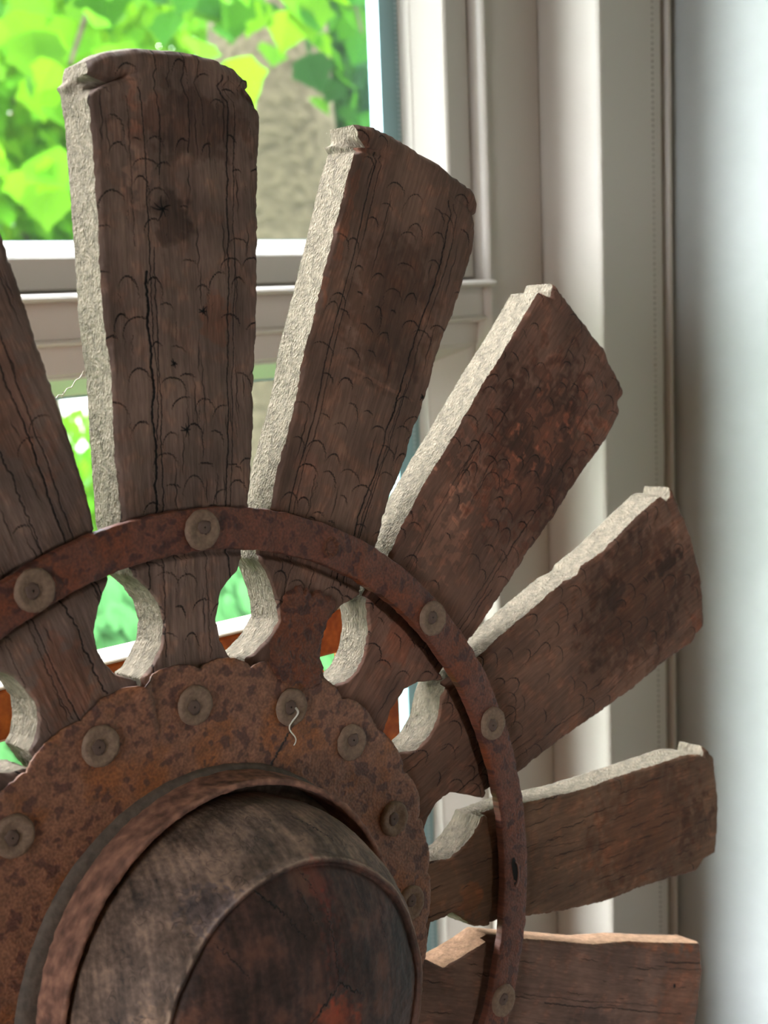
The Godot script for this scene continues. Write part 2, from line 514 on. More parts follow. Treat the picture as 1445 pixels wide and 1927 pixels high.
func make_materials() -> void:
	M.paint = mat(Color(0.785, 0.75, 0.71), 0.35)
	M.paint_out = mat(Color(0.93, 0.93, 0.92), 0.5)
	M.wall = triplanar_noise(Color(0.76, 0.775, 0.765), Color(0.745, 0.76, 0.75), 0.05, 3.0, 0.01, 61)
	M.cream = mat(Color(0.62, 0.53, 0.45), 0.85)
	M.oak = triplanar_noise(Color(0.45, 0.31, 0.2), Color(0.36, 0.24, 0.15), 0.04, 1.5, 0.0, 62)
	M.spacer = mat(Color(0.62, 0.77, 0.80), 0.35, 0.1)
	M.spacer_dark = mat(Color(0.88, 0.95, 0.97), 0.4)
	M.dot = mat(Color(0.62, 0.58, 0.54), 0.8)
	var g := mat(Color(0.97, 1.0, 0.98, 0.004), 0.02, 0.0, 0.32)
	g.transparency = BaseMaterial3D.TRANSPARENCY_ALPHA
	M.glass = g
	M.rivet = triplanar_noise(Color(0.56, 0.46, 0.38), Color(0.42, 0.33, 0.27), 0.06, 30.0, 0.02, 63)
	M.rivet_core = mat(Color(0.36, 0.28, 0.24), 0.7)
	M.band = triplanar_noise(Color(0.76, 0.54, 0.44), Color(0.26, 0.17, 0.14), 0.05, 11.0, 0.05, 64)
	M.flange = triplanar_noise(Color(0.42, 0.36, 0.31), Color(0.25, 0.21, 0.18), 0.05, 16.0, 0.06, 65)
	M.varnish = triplanar_noise(Color(0.84, 0.50, 0.21), Color(0.56, 0.28, 0.1), 0.03, 14.0, 0.02, 66)
	M.varnish.roughness = 0.4
	M.bark = triplanar_noise(Color(0.33, 0.30, 0.235), Color(0.21, 0.19, 0.15), 0.03, 2.0, 1.2, 67)
	M.bark.metallic_specular = 0.1
	M.lawn = triplanar_noise(Color(0.25, 0.40, 0.20), Color(0.18, 0.31, 0.14), 0.05, 0.7, 0.0, 68)
	M.lawn.metallic_specular = 0.1
	M.render_wall = mat(Color(0.8, 0.79, 0.78), 0.9)
	M.pink = mat(Color(0.66, 0.52, 0.48), 0.9)
	M.roof = mat(Color(0.5, 0.33, 0.28), 0.9)
	M.fibre = mat(Color(0.85, 0.82, 0.76), 0.8)
	M.leaf_e = leaf_material(Color(0.10, 0.23, 0.05), Color(0.20, 0.36, 0.06))
	M.leaf_a = leaf_material(Color(0.19, 0.32, 0.075), Color(0.33, 0.485, 0.06))
	M.leaf_b = leaf_material(Color(0.20, 0.36, 0.06), Color(0.43, 0.59, 0.1))
	M.leaf_c = leaf_material(Color(0.075, 0.16, 0.065), Color(0.13, 0.25, 0.08))
	M.leaf_d = leaf_material(Color(0.21, 0.36, 0.20), Color(0.28, 0.46, 0.28))
	M.rail_lit = mat(Color(0.90, 0.86, 0.79), 0.7)  # pale tone standing for daylight on top of the stand rail
	M.black = mat(Color(0.06, 0.05, 0.045), 0.9)
	make_wood_base()
	make_side_material()
	make_rust_material()
	make_dome_material()

# ---------------------------------------------------------------- the wheel
const DEPTH := 0.105      # thickness of a blade, in wheel units

func clamp_foot(x: float, y: float) -> float:
	if y < 0.76:
		var most := y * 0.1985
		return clampf(x, -most, most)
	return x

func blade_mesh(spec: Dictionary, m: Material, seed_: int, rows: int, cols: int) -> ArrayMesh:
	var L: Array = spec.L
	var R: Array = spec.R
	var T: Array = spec.T
	var e1 := noise(seed_, 1.0, 3)
	var e2 := noise(seed_ + 1, 1.0, 3)
	var y0 := 0.56
	var ytl: float = L[0][1]
	var ytr: float = R[0][1]
	var xtl: float = L[0][0]
	var xtr: float = R[0][0]
	var rough: float = spec.get("rough", 1.0)
	var groove: float = spec.get("groove", 0.0)
	var house: Vector3 = spec.get("house", Vector3.ZERO)
	# where a side lies at height y and depth z (0 in front)
	var side := func(tab: Array, y: float, z: float, s: float) -> float:
		var x := clamp_foot(lookup(tab, y), y)
		if groove > 0.0 and s < 0.5:
			var gd := ytl - 0.030 - y
			x += 0.062 * groove * clampf(gd / 0.007, 0.0, 1.0) * pow(clampf(1.0 - (gd - 0.007) / 0.036, 0.0, 1.0), 1.4) * clampf(1.1 + z / 0.07, 0.0, 1.0)
		x += 0.0016 * rough * e1.get_noise_3d(y * 22.0, s * 50.0, z * 9.0)
		x += 0.0017 * rough * e2.get_noise_3d(y * 75.0, s * 90.0 + 7.0, z * 75.0)
		return x
	var zf := func(x: float, y: float, u: float) -> float:
		var w := 0.008 * e1.get_noise_2d(x * 7.0, y * 3.0 + 40.0) + 0.002 * e2.get_noise_2d(x * 60.0, y * 9.0)
		if house.z > 0.0:   # the shallow bed cut for the iron ring, a little wider than the ring on its inner side
			var rr := Vector2(x, y).length()
			var mid := ring_mid(house.x - rad_to_deg(atan2(x, y)))
			w -= 0.026 * house.z * smoothstep(mid - 0.061, mid - 0.056, rr) * smoothstep(mid + 0.047, mid + 0.042, rr)
		var d := minf(u, 1.0 - u) * 0.4
		var chip := 0.010 + 0.012 * maxf(0.0, e2.get_noise_2d(y * 26.0, 300.0 + (0.0 if u < 0.5 else 90.0)))
		if d < chip: w -= (1.0 - d / chip) * (1.0 - d / chip) * chip * 0.7
		return w
	var top := func(u: float) -> float:
		var x := lerpf(xtl, xtr, u)
		for k in range(1, T.size()):
			if x <= T[k][0]:
				var q: float = (x - T[k - 1][0]) / (T[k][0] - T[k - 1][0])
				return lerpf(T[k - 1][1], T[k][1], q)
		return ytr
	# columns, closer together near the edges
	var us := PackedFloat32Array()
	for a in cols: us.append(0.5 - 0.5 * cos(PI * (0.06 + 0.88 * a / (cols - 1))) if a > 0 and a < cols - 1 else float(a) / (cols - 1))
	var front := PackedVector3Array(); var fuv := PackedVector2Array()
	var tops := PackedFloat32Array()
	for a in cols: tops.append(top.call(us[a]) - lerpf(ytl, ytr, us[a]))
	var left := PackedVector3Array(); var luv := PackedVector2Array()
	var right := PackedVector3Array(); var ruv := PackedVector2Array()
	var back := PackedVector3Array(); var buv := PackedVector2Array()
	var ns := 15
	var nb := 7
	for r in rows:
		var t := float(r) / (rows - 1)
		var yl := lerpf(y0, ytl, t)
		var yr := lerpf(y0, ytr, t)
		var bulge := smoothstep(0.45, 1.0, t)
		var xl: float = side.call(L, yl, 0.0, 0.0)
		var xr: float = side.call(R, yr, 0.0, 1.0)
		for a in cols:
			var u := us[a]
			var x := lerpf(xl, xr, u)
			var y := lerpf(yl, yr, u) + tops[a] * bulge
			var z: float = zf.call(x, y, u)
			var below := lerpf(ytl, ytr, u) + tops[a] - y
			if groove > 0.0:
				var gm := groove * (1.8 * smoothstep(0.28, 0.0, u) + smoothstep(0.8, 1.0, u) + 0.08)
				z -= 0.016 * gm * exp(-pow((below - 0.048) / 0.011, 2.0))
			if below < 0.022: z -= 0.014 * pow(1.0 - below / 0.022, 2.0) * (1.0 + 0.5 * e2.get_noise_2d(x * 60.0, 900.0))
			front.append(Vector3(x, y, z) * U)
			fuv.append(Vector2((x + 0.3) / 0.6, (2.1 - y) / 1.6))
		var zl := front[r * cols].z / U
		var zr := front[r * cols + cols - 1].z / U
		for a in ns:
			var w := float(a) / (ns - 1)
			var z := lerpf(-DEPTH, zl, w)
			left.append(Vector3(side.call(L, yl, z if a < ns - 1 else 0.0, 0.0), yl, z) * U)
			luv.append(Vector2(z * 4.6, yl * 4.6 + seed_ * 0.137))
			z = lerpf(zr, -DEPTH, w)
			right.append(Vector3(side.call(R, yr, z if a > 0 else 0.0, 1.0), yr, z) * U)
			ruv.append(Vector2(z * 4.6, yr * 4.6 + seed_ * 0.211))
		var bl := left[r * ns]
		var br := right[r * ns + ns - 1]
		for a in nb:
			var u := float(a) / (nb - 1)
			var q := br.lerp(bl, u)
			q.y += (top.call(1.0 - u) - lerpf(ytr, ytl, u)) * bulge * U
			back.append(q)
			buv.append(Vector2((q.x / U + 0.3) / 0.6, (2.1 - q.y / U) / 1.6))
	var tip := PackedVector3Array(); var tuv := PackedVector2Array()
	for b in 9:
		var w := b / 8.0
		for a in cols:
			var f := front[(rows - 1) * cols + a]
			var u := us[a]
			var ba := back[(rows - 1) * nb].lerp(back[(rows - 1) * nb + nb - 1], 1.0 - u)
			ba.y = (lerpf(ytl, ytr, u) + tops[a]) * U
			var q := f.lerp(ba, w)
			q.y += minf(1.0, 8.0 * u * (1.0 - u)) * (0.008 * sin(PI * w) + 0.003 * e2.get_noise_3d(q.x * 500.0, 4.0, q.z * 500.0) * sin(PI * w)) * U
			tip.append(q)
			tuv.append(Vector2(q.x / U * 4.6, q.z / U * 4.6 + 0.3))
	var s1 := Surf.new()
	s1.grid(front, fuv, cols, rows)
	s1.grid(back, buv, nb, rows)
	var s2 := Surf.new()
	s2.grid(left, luv, ns, rows)
	s2.grid(right, ruv, ns, rows)
	s2.grid(tip, tuv, cols, 9)
	var mesh := ArrayMesh.new()
	s1.into(mesh, m)
	s2.into(mesh, spec.get("side", M.side))
	return mesh

func polar_table(tab: Array, deg: float) -> float:   # pairs (degrees falling, value)
	if deg >= tab[0][0]: return tab[0][1]
	for k in range(1, tab.size()):
		if deg >= tab[k][0]:
			var w: float = (deg - tab[k][0]) / (tab[k - 1][0] - tab[k][0])
			return lerpf(tab[k][1], tab[k - 1][1], w)
	return tab[-1][1]

func ring_mid(deg: float) -> float:
	return 0.990 + 0.018 * cos(deg_to_rad(deg - 120.0))

func planar_uv(x: float, y: float) -> Vector2:
	return Vector2(x / 2.2 + 0.5, 0.5 - y / 2.2)

func rivet_mesh() -> ArrayMesh:
	var s := Surf.new()
	var nz := noise(70, 1.0, 2)
	var pr := PackedVector2Array()
	for q in [[0.0435, 0.0], [0.0435, 0.004], [0.042, 0.008], [0.038, 0.0105], [0.032, 0.011], [0.024, 0.0085], [0.018, 0.006], [0.016, 0.0058], [0.0, 0.006]]:
		pr.append(Vector2(q[0], q[1]) * U)
	s.lathe(pr, 28, nz, 0.0022 * U)
	var c := Surf.new()
	pr = PackedVector2Array()
	for q in [[0.0165, 0.0045], [0.0155, 0.0085], [0.011, 0.0105], [0.004, 0.0098], [0.0, 0.0095]]:
		pr.append(Vector2(q[0], q[1]) * U)
	c.lathe(pr, 18, nz, 0.004 * U, Vector3(0.006, -0.003, 0) * U)
	var m := ArrayMesh.new()
	s.into(m, M.rivet)
	c.into(m, M.rivet_core)
	return m

func make_wheel() -> void:
	var w := thing("wooden_wheel", "weathered wooden wheel of flared paddles with rusty iron ring and domed hub, before the window", "wheel")
	w.transform = Transform3D(Basis(Vector3(0.99846, -0.05528, -0.00508), Vector3(0.05505, 0.99780, -0.03694), Vector3(0.00712, 0.03660, 0.99930)).orthonormalized() * Basis(Vector3(0, 0, 1), deg_to_rad(0.584)), Vector3(0.27779, EYE - 0.25218, -0.40927))
	var dark := Vector3(0.55, 0.5, 0.48)
	var pink := Vector3(1.42, 1.34, 1.3)
	var redd := Vector3(1.10, 0.93, 0.84)
	var specs := {}
	specs[1] = {"L": [[-0.22, 1.963], [-0.206, 1.947], [-0.22, 1.932], [-0.239, 1.917], [-0.224, 1.744], [-0.2, 1.396], [-0.185, 1.221], [-0.164, 1.046], [-0.145, 0.93], [-0.124, 0.886], [-0.105, 0.863], [-0.095, 0.829], [-0.089, 0.794], [-0.1, 0.76], [-0.123, 0.726], [-0.148, 0.711]],
		"R": [[0.235, 1.965], [0.222, 1.945], [0.24, 1.925], [0.25, 1.9], [0.245, 1.65], [0.238, 1.581], [0.234, 1.501], [0.226, 1.406], [0.218, 1.324], [0.209, 1.224], [0.196, 1.131], [0.182, 1.038], [0.176, 0.974], [0.177, 0.941], [0.15, 0.914], [0.118, 0.892], [0.089, 0.855], [0.077, 0.812], [0.08, 0.781], [0.094, 0.746], [0.127, 0.707]],
		"T": [[-0.22, 1.963], [-0.1, 2.0], [0.03, 2.006], [0.15, 1.99], [0.235, 1.965]],
		"lines": [[0.62, 1.7, 0.72, 0.95, 0.95, 0.012], [0.78, 1.9, 0.98, 1.1, 0.95, 0.006], [0.83, 1.9, 0.70, 0.8, 0.85, 0.005], [0.86, 1.0, 0.70, 0.9, 0.9, 0.004], [0.36, 1.5, 0.72, 0.7, 0.7, 0.01], [0.40, 0.95, 0.7, 0.8, 0.8, 0.004], [0.2, 1.2, 0.7, 0.6, 0.6, 0.01]],
		"scales": 0.10, "cracks": 60, "tint": Color(0.98, 0.99, 1.0), "stains": [[-0.02, 0.8, 0.07, 0.1, redd, 0.8], [0.12, 1.35, 0.06, 0.2, redd, 0.5]]}
	specs[2] = {"L": [[-0.185, 1.962], [-0.192, 1.932], [-0.206, 1.921], [-0.198, 1.907], [-0.191, 1.861], [-0.188, 1.768], [-0.186, 1.685], [-0.183, 1.591], [-0.182, 1.453], [-0.171, 1.335], [-0.171, 1.216], [-0.168, 1.102], [-0.167, 1.039], [-0.159, 0.973], [-0.146, 0.921], [-0.11, 0.889], [-0.085, 0.853], [-0.074, 0.81], [-0.081, 0.77], [-0.101, 0.737], [-0.123, 0.712], [-0.15, 0.701]],
		"R": [[0.22, 1.963], [0.204, 1.947], [0.218, 1.932], [0.239, 1.917], [0.236, 1.86], [0.224, 1.744], [0.216, 1.612], [0.2, 1.396], [0.185, 1.221], [0.164, 1.046], [0.145, 0.942], [0.12, 0.902], [0.088, 0.876], [0.071, 0.853], [0.059, 0.804], [0.065, 0.757], [0.089, 0.714], [0.118, 0.696]],
		"T": [[-0.185, 1.962], [-0.15, 1.98], [-0.061, 2.001], [0.037, 2.008], [0.113, 2.005], [0.18, 1.988], [0.22, 1.963]],
		"lines": [[0.255, 1.55, 0.99, 1.6, 1.0, 0.008], [0.285, 1.92, 1.2, 0.8, 0.9, 0.006], [0.31, 1.6, 0.99, 0.8, 0.9, 0.006], [0.79, 1.97, 0.70, 1.0, 0.95, 0.006], [0.83, 1.97, 0.99, 0.7, 0.85, 0.004], [0.37, 2.02, 1.75, 0.8, 0.9, 0.006], [0.55, 2.02, 1.8, 0.9, 0.95, 0.005], [0.46, 2.02, 1.93, 0.6, 0.8, 0.004], [0.64, 2.0, 1.86, 0.6, 0.7, 0.004], [0.2, 1.9, 1.6, 0.6, 0.7, 0.006], [0.17, 0.96, 0.7, 0.9, 0.9, 0.006], [0.28, 0.96, 0.74, 0.7, 0.9, 0.006], [0.62, 0.96, 0.72, 0.6, 0.7, 0.008]],
		"scales": 0.8, "cracks": 45, "groove": 1.0, "stars": [[-0.03, 1.68, 20], [0.06, 1.47, 10], [-0.02, 1.36, 9], [0.0, 1.22, 12]], "stains": [[-0.09, 1.78, 0.03, 0.10, pink, 0.55, 1.4], [-0.06, 1.88, 0.05, 0.05, pink, 0.45, 1.2], [-0.01, 1.66, 0.06, 0.06, dark, 0.6, 0.6], [0.05, 1.86, 0.18, 0.08, Vector3(0.72, 0.66, 0.64), 0.7], [0.09, 1.45, 0.05, 0.06, redd, 0.7, 0.8]]}
	specs[3] = {"L": [[-0.241, 1.965], [-0.227, 1.934], [-0.243, 1.916], [-0.227, 1.91], [-0.229, 1.842], [-0.225, 1.764], [-0.22, 1.673], [-0.215, 1.55], [-0.212, 1.422], [-0.196, 1.299], [-0.195, 1.171], [-0.192, 1.079], [-0.184, 1.027], [-0.18, 0.937], [-0.181, 0.918], [-0.151, 0.902], [-0.116, 0.863], [-0.096, 0.835], [-0.08, 0.803], [-0.098, 0.751], [-0.124, 0.713], [-0.168, 0.687]],
		"R": [[0.191, 1.975], [0.195, 1.946], [0.183, 1.928], [0.208, 1.905], [0.214, 1.832], [0.21, 1.777], [0.207, 1.672], [0.191, 1.556], [0.185, 1.422], [0.171, 1.31], [0.176, 1.287], [0.153, 1.157], [0.151, 1.043], [0.152, 0.934], [0.091, 0.882], [0.064, 0.845], [0.056, 0.794], [0.066, 0.747], [0.095, 0.71], [0.132, 0.7]],
		"T": [[-0.241, 1.965], [-0.187, 1.983], [-0.124, 1.993], [-0.025, 1.999], [0.067, 2.002], [0.164, 1.995], [0.191, 1.975]],
		"lines": [[0.15, 1.93, 0.99, 0.9, 0.9, 0.003], [0.19, 1.93, 0.99, 0.7, 0.8, 0.003], [0.77, 1.93, 0.93, 1.1, 0.95, 0.006], [0.82, 1.93, 0.93, 0.8, 0.85, 0.004], [0.80, 1.45, 1.0, 0.7, 0.8, 0.006], [0.3, 1.15, 0.86, 0.7, 0.7, 0.01], [0.5, 0.95, 0.8, 0.7, 0.8, 0.006]],
		"scales": 0.76, "cracks": 30, "stars": [[0.17, 1.44, 9]], "groove": 0.6, "tint": Color(0.98, 0.93, 0.9), "stains": [[0.0, 1.6, 0.16, 0.2, Vector3(0.76, 0.7, 0.66), 0.6], [0.05, 1.42, 0.16, 0.006, pink, 0.4, 1.2], [-0.12, 1.15, 0.05, 0.06, Vector3(1.2, 1.12, 1.1), 0.5], [-0.205, 1.75, 0.012, 0.2, Vector3(1.35, 1.1, 0.95), 0.5, 1.2]]}
	specs[4] = {"L": [[-0.229, 1.968], [-0.222, 1.934], [-0.242, 1.923], [-0.258, 1.905], [-0.25, 1.744], [-0.25, 1.605], [-0.242, 1.459], [-0.238, 1.323], [-0.232, 1.203], [-0.223, 1.097], [-0.211, 1.028], [-0.2, 0.94], [-0.195, 0.905], [-0.17, 0.89], [-0.136, 0.861], [-0.112, 0.816], [-0.104, 0.769], [-0.116, 0.729], [-0.145, 0.696]],
		"R": [[0.196, 1.967], [0.193, 1.927], [0.219, 1.903], [0.226, 1.814], [0.21, 1.688], [0.203, 1.541], [0.189, 1.403], [0.174, 1.224], [0.166, 1.11], [0.16, 1.033], [0.149, 0.921], [0.081, 0.864], [0.053, 0.823], [0.048, 0.759], [0.07, 0.706], [0.097, 0.695], [0.146, 0.697]],
		"T": [[-0.229, 1.968], [-0.157, 1.973], [-0.041, 1.988], [0.056, 1.993], [0.196, 1.967]],
		"lines": [[0.17, 1.5, 1.05, 0.6, 0.7, 0.004], [0.2, 1.4, 1.0, 0.5, 0.6, 0.004], [0.86, 1.5, 0.95, 0.8, 0.8, 0.006], [0.82, 1.3, 1.0, 0.6, 0.7, 0.006], [0.9, 1.2, 0.9, 0.7, 0.8, 0.008]],
		"scales": 0.72, "cracks": 18, "groove": 0.25, "tint": Color(1.0, 0.9, 0.86), "stains": [[0.02, 1.6, 0.24, 0.3, Vector3(0.66, 0.58, 0.54), 0.75], [0.12, 1.78, 0.06, 0.09, pink, 0.75, 1.7], [0.02, 1.66, 0.07, 0.10, pink, 0.7, 1.9], [-0.1, 1.42, 0.09, 0.12, pink, 0.6, 1.9], [-0.1, 1.8, 0.05, 0.06, pink, 0.4, 1.2], [0.06, 1.45, 0.1, 0.1, pink, 0.5, 2.0], [-0.12, 1.2, 0.08, 0.1, pink, 0.45, 1.9], [-0.04, 0.92, 0.05, 0.1, redd, 0.7]]}
	specs[5] = {"L": [[-0.213, 1.99], [-0.189, 1.965], [-0.215, 1.941], [-0.218, 1.916], [-0.211, 1.782], [-0.199, 1.621], [-0.202, 1.52], [-0.192, 1.50], [-0.194, 1.47], [-0.203, 1.44], [-0.203, 1.347], [-0.202, 1.175], [-0.196, 1.025], [-0.192, 0.911], [-0.168, 0.882], [-0.127, 0.848], [-0.108, 0.804], [-0.102, 0.753], [-0.13, 0.7]],
		"R": [[0.253, 1.967], [0.258, 1.933], [0.274, 1.886], [0.26, 1.783], [0.247, 1.668], [0.225, 1.435], [0.195, 1.25], [0.173, 1.023], [0.159, 0.921], [0.155, 0.905], [0.12, 0.869], [0.067, 0.81], [0.061, 0.753], [0.074, 0.711], [0.097, 0.684]],
		"T": [[-0.213, 1.99], [-0.149, 2.007], [-0.047, 2.02], [0.071, 2.024], [0.175, 2.001], [0.253, 1.967]],
		"lines": [[0.75, 1.1, 0.72, 0.8, 0.85, 0.005], [0.82, 1.15, 0.72, 0.6, 0.7, 0.005], [0.2, 1.8, 1.3, 0.5, 0.5, 0.004], [0.88, 1.7, 1.05, 0.6, 0.6, 0.006]],
		"scales": 0.66, "cracks": 14, "groove": 0.3, "tint": Color(0.98, 0.88, 0.82), "stains": [[0.0, 1.7, 0.22, 0.28, Vector3(0.72, 0.64, 0.58), 0.7], [-0.02, 1.86, 0.03, 0.09, dark, 0.6, 0.8], [-0.06, 1.62, 0.05, 0.05, dark, 0.5, 0.9], [0.2, 1.3, 0.04, 0.05, Vector3(1.25, 1.1, 0.98), 0.5], [0.23, 1.93, 0.04, 0.03, redd, 0.7]]}
	specs[6] = {"L": [[-0.127, 1.922], [-0.096, 1.907], [-0.111, 1.884], [-0.125, 1.821], [-0.127, 1.651], [-0.129, 1.466], [-0.134, 1.269], [-0.153, 1.035], [-0.151, 0.932], [-0.153, 0.893], [-0.129, 0.876], [-0.1, 0.836], [-0.083, 0.803], [-0.073, 0.761], [-0.087, 0.694]],
		"R": [[0.191, 1.976], [0.228, 1.958], [0.232, 1.9], [0.24, 1.885], [0.259, 1.86], [0.243, 1.719], [0.229, 1.555], [0.223, 1.397], [0.196, 1.215], [0.163, 1.035], [0.158, 0.938], [0.135, 0.854], [0.069, 0.768], [0.074, 0.736], [0.073, 0.682], [0.101, 0.677], [0.138, 0.656]],
		"T": [[-0.127, 1.922], [-0.076, 1.968], [-0.021, 1.982], [0.079, 1.99], [0.191, 1.976]],
		"lines": [[0.5, 1.45, 1.2, 0.6, 0.7, 0.004], [0.42, 1.3, 0.98, 0.5, 0.6, 0.006]],
		"scales": 0.05, "cracks": 60, "rough": 1.2, "tint": Color(0.96, 0.88, 0.78), "stains": [[0.05, 1.6, 0.2, 0.3, Vector3(0.86, 0.74, 0.66), 0.7], [0.05, 0.84, 0.06, 0.05, Vector3(1.35, 1.1, 0.85), 0.6], [0.08, 1.4, 0.03, 0.2, pink, 0.25, 1.2], [0.1, 1.86, 0.08, 0.09, dark, 0.4, 0.8]]}
	specs[7] = {"L": [[-0.259, 1.94], [-0.257, 1.93], [-0.245, 1.785], [-0.228, 1.546], [-0.204, 1.373], [-0.199, 1.23], [-0.189, 1.04], [-0.184, 0.927], [-0.151, 0.877], [-0.121, 0.825], [-0.087, 0.755], [-0.101, 0.694]],
		"R": [[0.24, 1.95], [0.238, 1.94], [0.23, 1.744], [0.2, 1.396], [0.185, 1.221], [0.164, 1.046], [0.145, 0.942], [0.12, 0.902], [0.088, 0.876], [0.071, 0.853], [0.059, 0.804], [0.065, 0.757], [0.089, 0.714], [0.118, 0.696]],
		"T": [[-0.259, 1.94], [-0.18, 1.971], [-0.063, 1.995], [-0.012, 1.999], [0.12, 1.99], [0.24, 1.95]],
		"lines": [[0.44, 1.9, 1.2, 0.8, 0.85, 0.004], [0.4, 1.75, 1.1, 0.6, 0.7, 0.004], [0.12, 1.95, 1.75, 0.9, 0.9, 0.002], [0.16, 1.95, 1.78, 0.6, 0.8, 0.002], [0.7, 1.9, 1.0, 0.6, 0.6, 0.005]],
		"scales": 0.0, "cracks": 40, "rough": 0.45, "tint": Color(1.0, 0.94, 0.92), "side": M.side_fresh, "holes": [[-0.12, 1.82, 4.0]], "stains": [[0.0, 1.86, 0.3, 0.12, Vector3(1.08, 0.95, 0.86), 0.7, 0.5], [-0.235, 1.6, 0.02, 0.4, Vector3(1.25, 1.08, 0.92), 0.7, 0.8], [0.05, 1.45, 0.1, 0.14, Vector3(0.75, 0.78, 0.84), 0.6]]}
	for k in 16:
		var n := 1 + k
		var ang := 90.0 - 22.5 * (n - 2)
		var s: Dictionary = specs[n] if specs.has(n) else specs[[2, 4, 5, 3][n % 4]]
		var seen := specs.has(n)
		if seen:
			s.mat = blade_material(n, s)
			s.house = Vector3(ang, 0.0, 1.0 if n >= 4 else (0.6 if n == 3 else 0.35))
		var o := put("blade", blade_mesh(s, s.mat, 100 + n * 7, 300 if seen else 90, 44 if seen else 14), w)
		o.rotation.z = deg_to_rad(ang - 90.0)
		if n == 7: o.set_meta("label", "smoother replacement blade with pale clean edge")
		if n == 2: o.set_meta("label", "upright blade with long double cracks")
	# iron ring
	var rs := Surf.new()
	var rp := PackedVector3Array(); var ruv := PackedVector2Array()
	var nz := noise(201, 1.0, 3)
	var cs := [[-0.046, 0.008], [-0.046, 0.026], [-0.0435, 0.0295], [-0.030, 0.031], [-0.012, 0.0318], [0.008, 0.0318], [0.028, 0.031], [0.0435, 0.0295], [0.046, 0.026], [0.046, 0.008]]
	var seg := 540
	for c in cs.size():
		for a in seg + 1:
			var deg := 360.0 * (a % seg) / seg
			var th := deg_to_rad(deg)
			var d2 := wrapf(deg, -180.0, 180.0)
			var r: float = ring_mid(d2) + cs[c][0]
			var edge := 1.0 if absf(cs[c][0]) > 0.04 else 0.3
			r += edge * (0.003 * nz.get_noise_2d(th * 26.0 + c * 0.2, (0.0 if cs[c][0] < 0 else 40.0)) + 0.0016 * nz.get_noise_2d(th * 130.0, (10.0 if cs[c][0] < 0 else 60.0)))
			var z: float = cs[c][1] + 0.004 * nz.get_noise_2d(th * 6.0, 90.0) + 0.0015 * nz.get_noise_2d(r * 20.0, th * 30.0)
			rp.append(Vector3(r * cos(th), r * sin(th), z) * U)
			ruv.append(planar_uv(r * cos(th), r * sin(th)))
	rs.grid(rp, ruv, seg + 1, cs.size(), true, true)
	var ring := obj("iron_ring", rs, M.ring_iron, w)
	ring.set_meta("label", "thin rusty iron ring riveted across the blades")
	var rm := rivet_mesh()
	for a in [113.0, 89.6, 46.1, 24.5, -20.7, -44.0, -66.5, -89.0, -112.0, -134.0, -157.0, 180.0, 158.0, 136.0]:
		var o := put("rivet", rm, ring)
		var r := ring_mid(a)
		o.position = Vector3(cos(deg_to_rad(a)) * r, sin(deg_to_rad(a)) * r, 0.031) * U
		o.rotation.z = a * 1.7
	# the lost rivet of the upright blade's neighbour: a rusted wooden plug, and a torn slot further round
	var pl := Surf.new()
	var pp := PackedVector2Array()
	for q in [[0.026, 0.0], [0.024, 0.005], [0.017, 0.006], [0.013, 0.002], [0.006, 0.0015], [0.0, 0.004]]: pp.append(Vector2(q[0], q[1]) * U)
	pl.lathe(pp, 16, nz, 0.006 * U)
	var plug := obj("plug", pl, M.plug, ring)
	plug.position = Vector3(cos(deg_to_rad(68.4)), sin(deg_to_rad(68.4)), 0.0) * 0.999 * U + Vector3(0, 0, 0.030 * U)
	var sl := Surf.new()
	var slp := PackedVector3Array(); var slu := PackedVector2Array()
	for b in 13:
		var wv := b / 12.0
		var wid := 0.012 * sqrt(maxf(0.0, sin(PI * clampf(wv, 0.02, 0.98))))
		for a in 5:
			var e := a / 4.0 - 0.5
			slp.append(Vector3(0.972 + e * 2.0 * wid + 0.004 * sin(wv * 5.0), lerpf(-0.045, 0.032, wv), 0.0335 - 0.0006 * absf(e)) * U)
			slu.append(Vector2(e, wv))
	sl.grid(slp, slu, 5, 13)
	obj("torn_slot", sl, M.black, ring)
	var lp := Surf.new()
	var lpath := PackedVector3Array()
	for b in 9:
		var wv := b / 8.0
		lpath.append(Vector3(0.972 + 0.013 * sqrt(maxf(0.0, sin(PI * wv))), lerpf(-0.048, 0.02, wv), 0.0345) * U)
	lp.tube(lpath, 0.0035 * U, 0.002 * U, 6)
	obj("torn_lip", lp, M.ring_iron_plain, ring)
	# scalloped hub plate
	var ps := Surf.new()
	var p := PackedVector3Array(); var puv := PackedVector2Array()
	var pseg := 720
	var rows := 26
	var base := [[130.0, 0.722], [110.0, 0.724], [97.0, 0.726], [84.0, 0.719], [57.0, 0.710], [45.0, 0.707], [33.0, 0.704], [22.0, 0.701], [15.0, 0.684], [4.0, 0.679], [-4.0, 0.674], [-12.0, 0.664]]
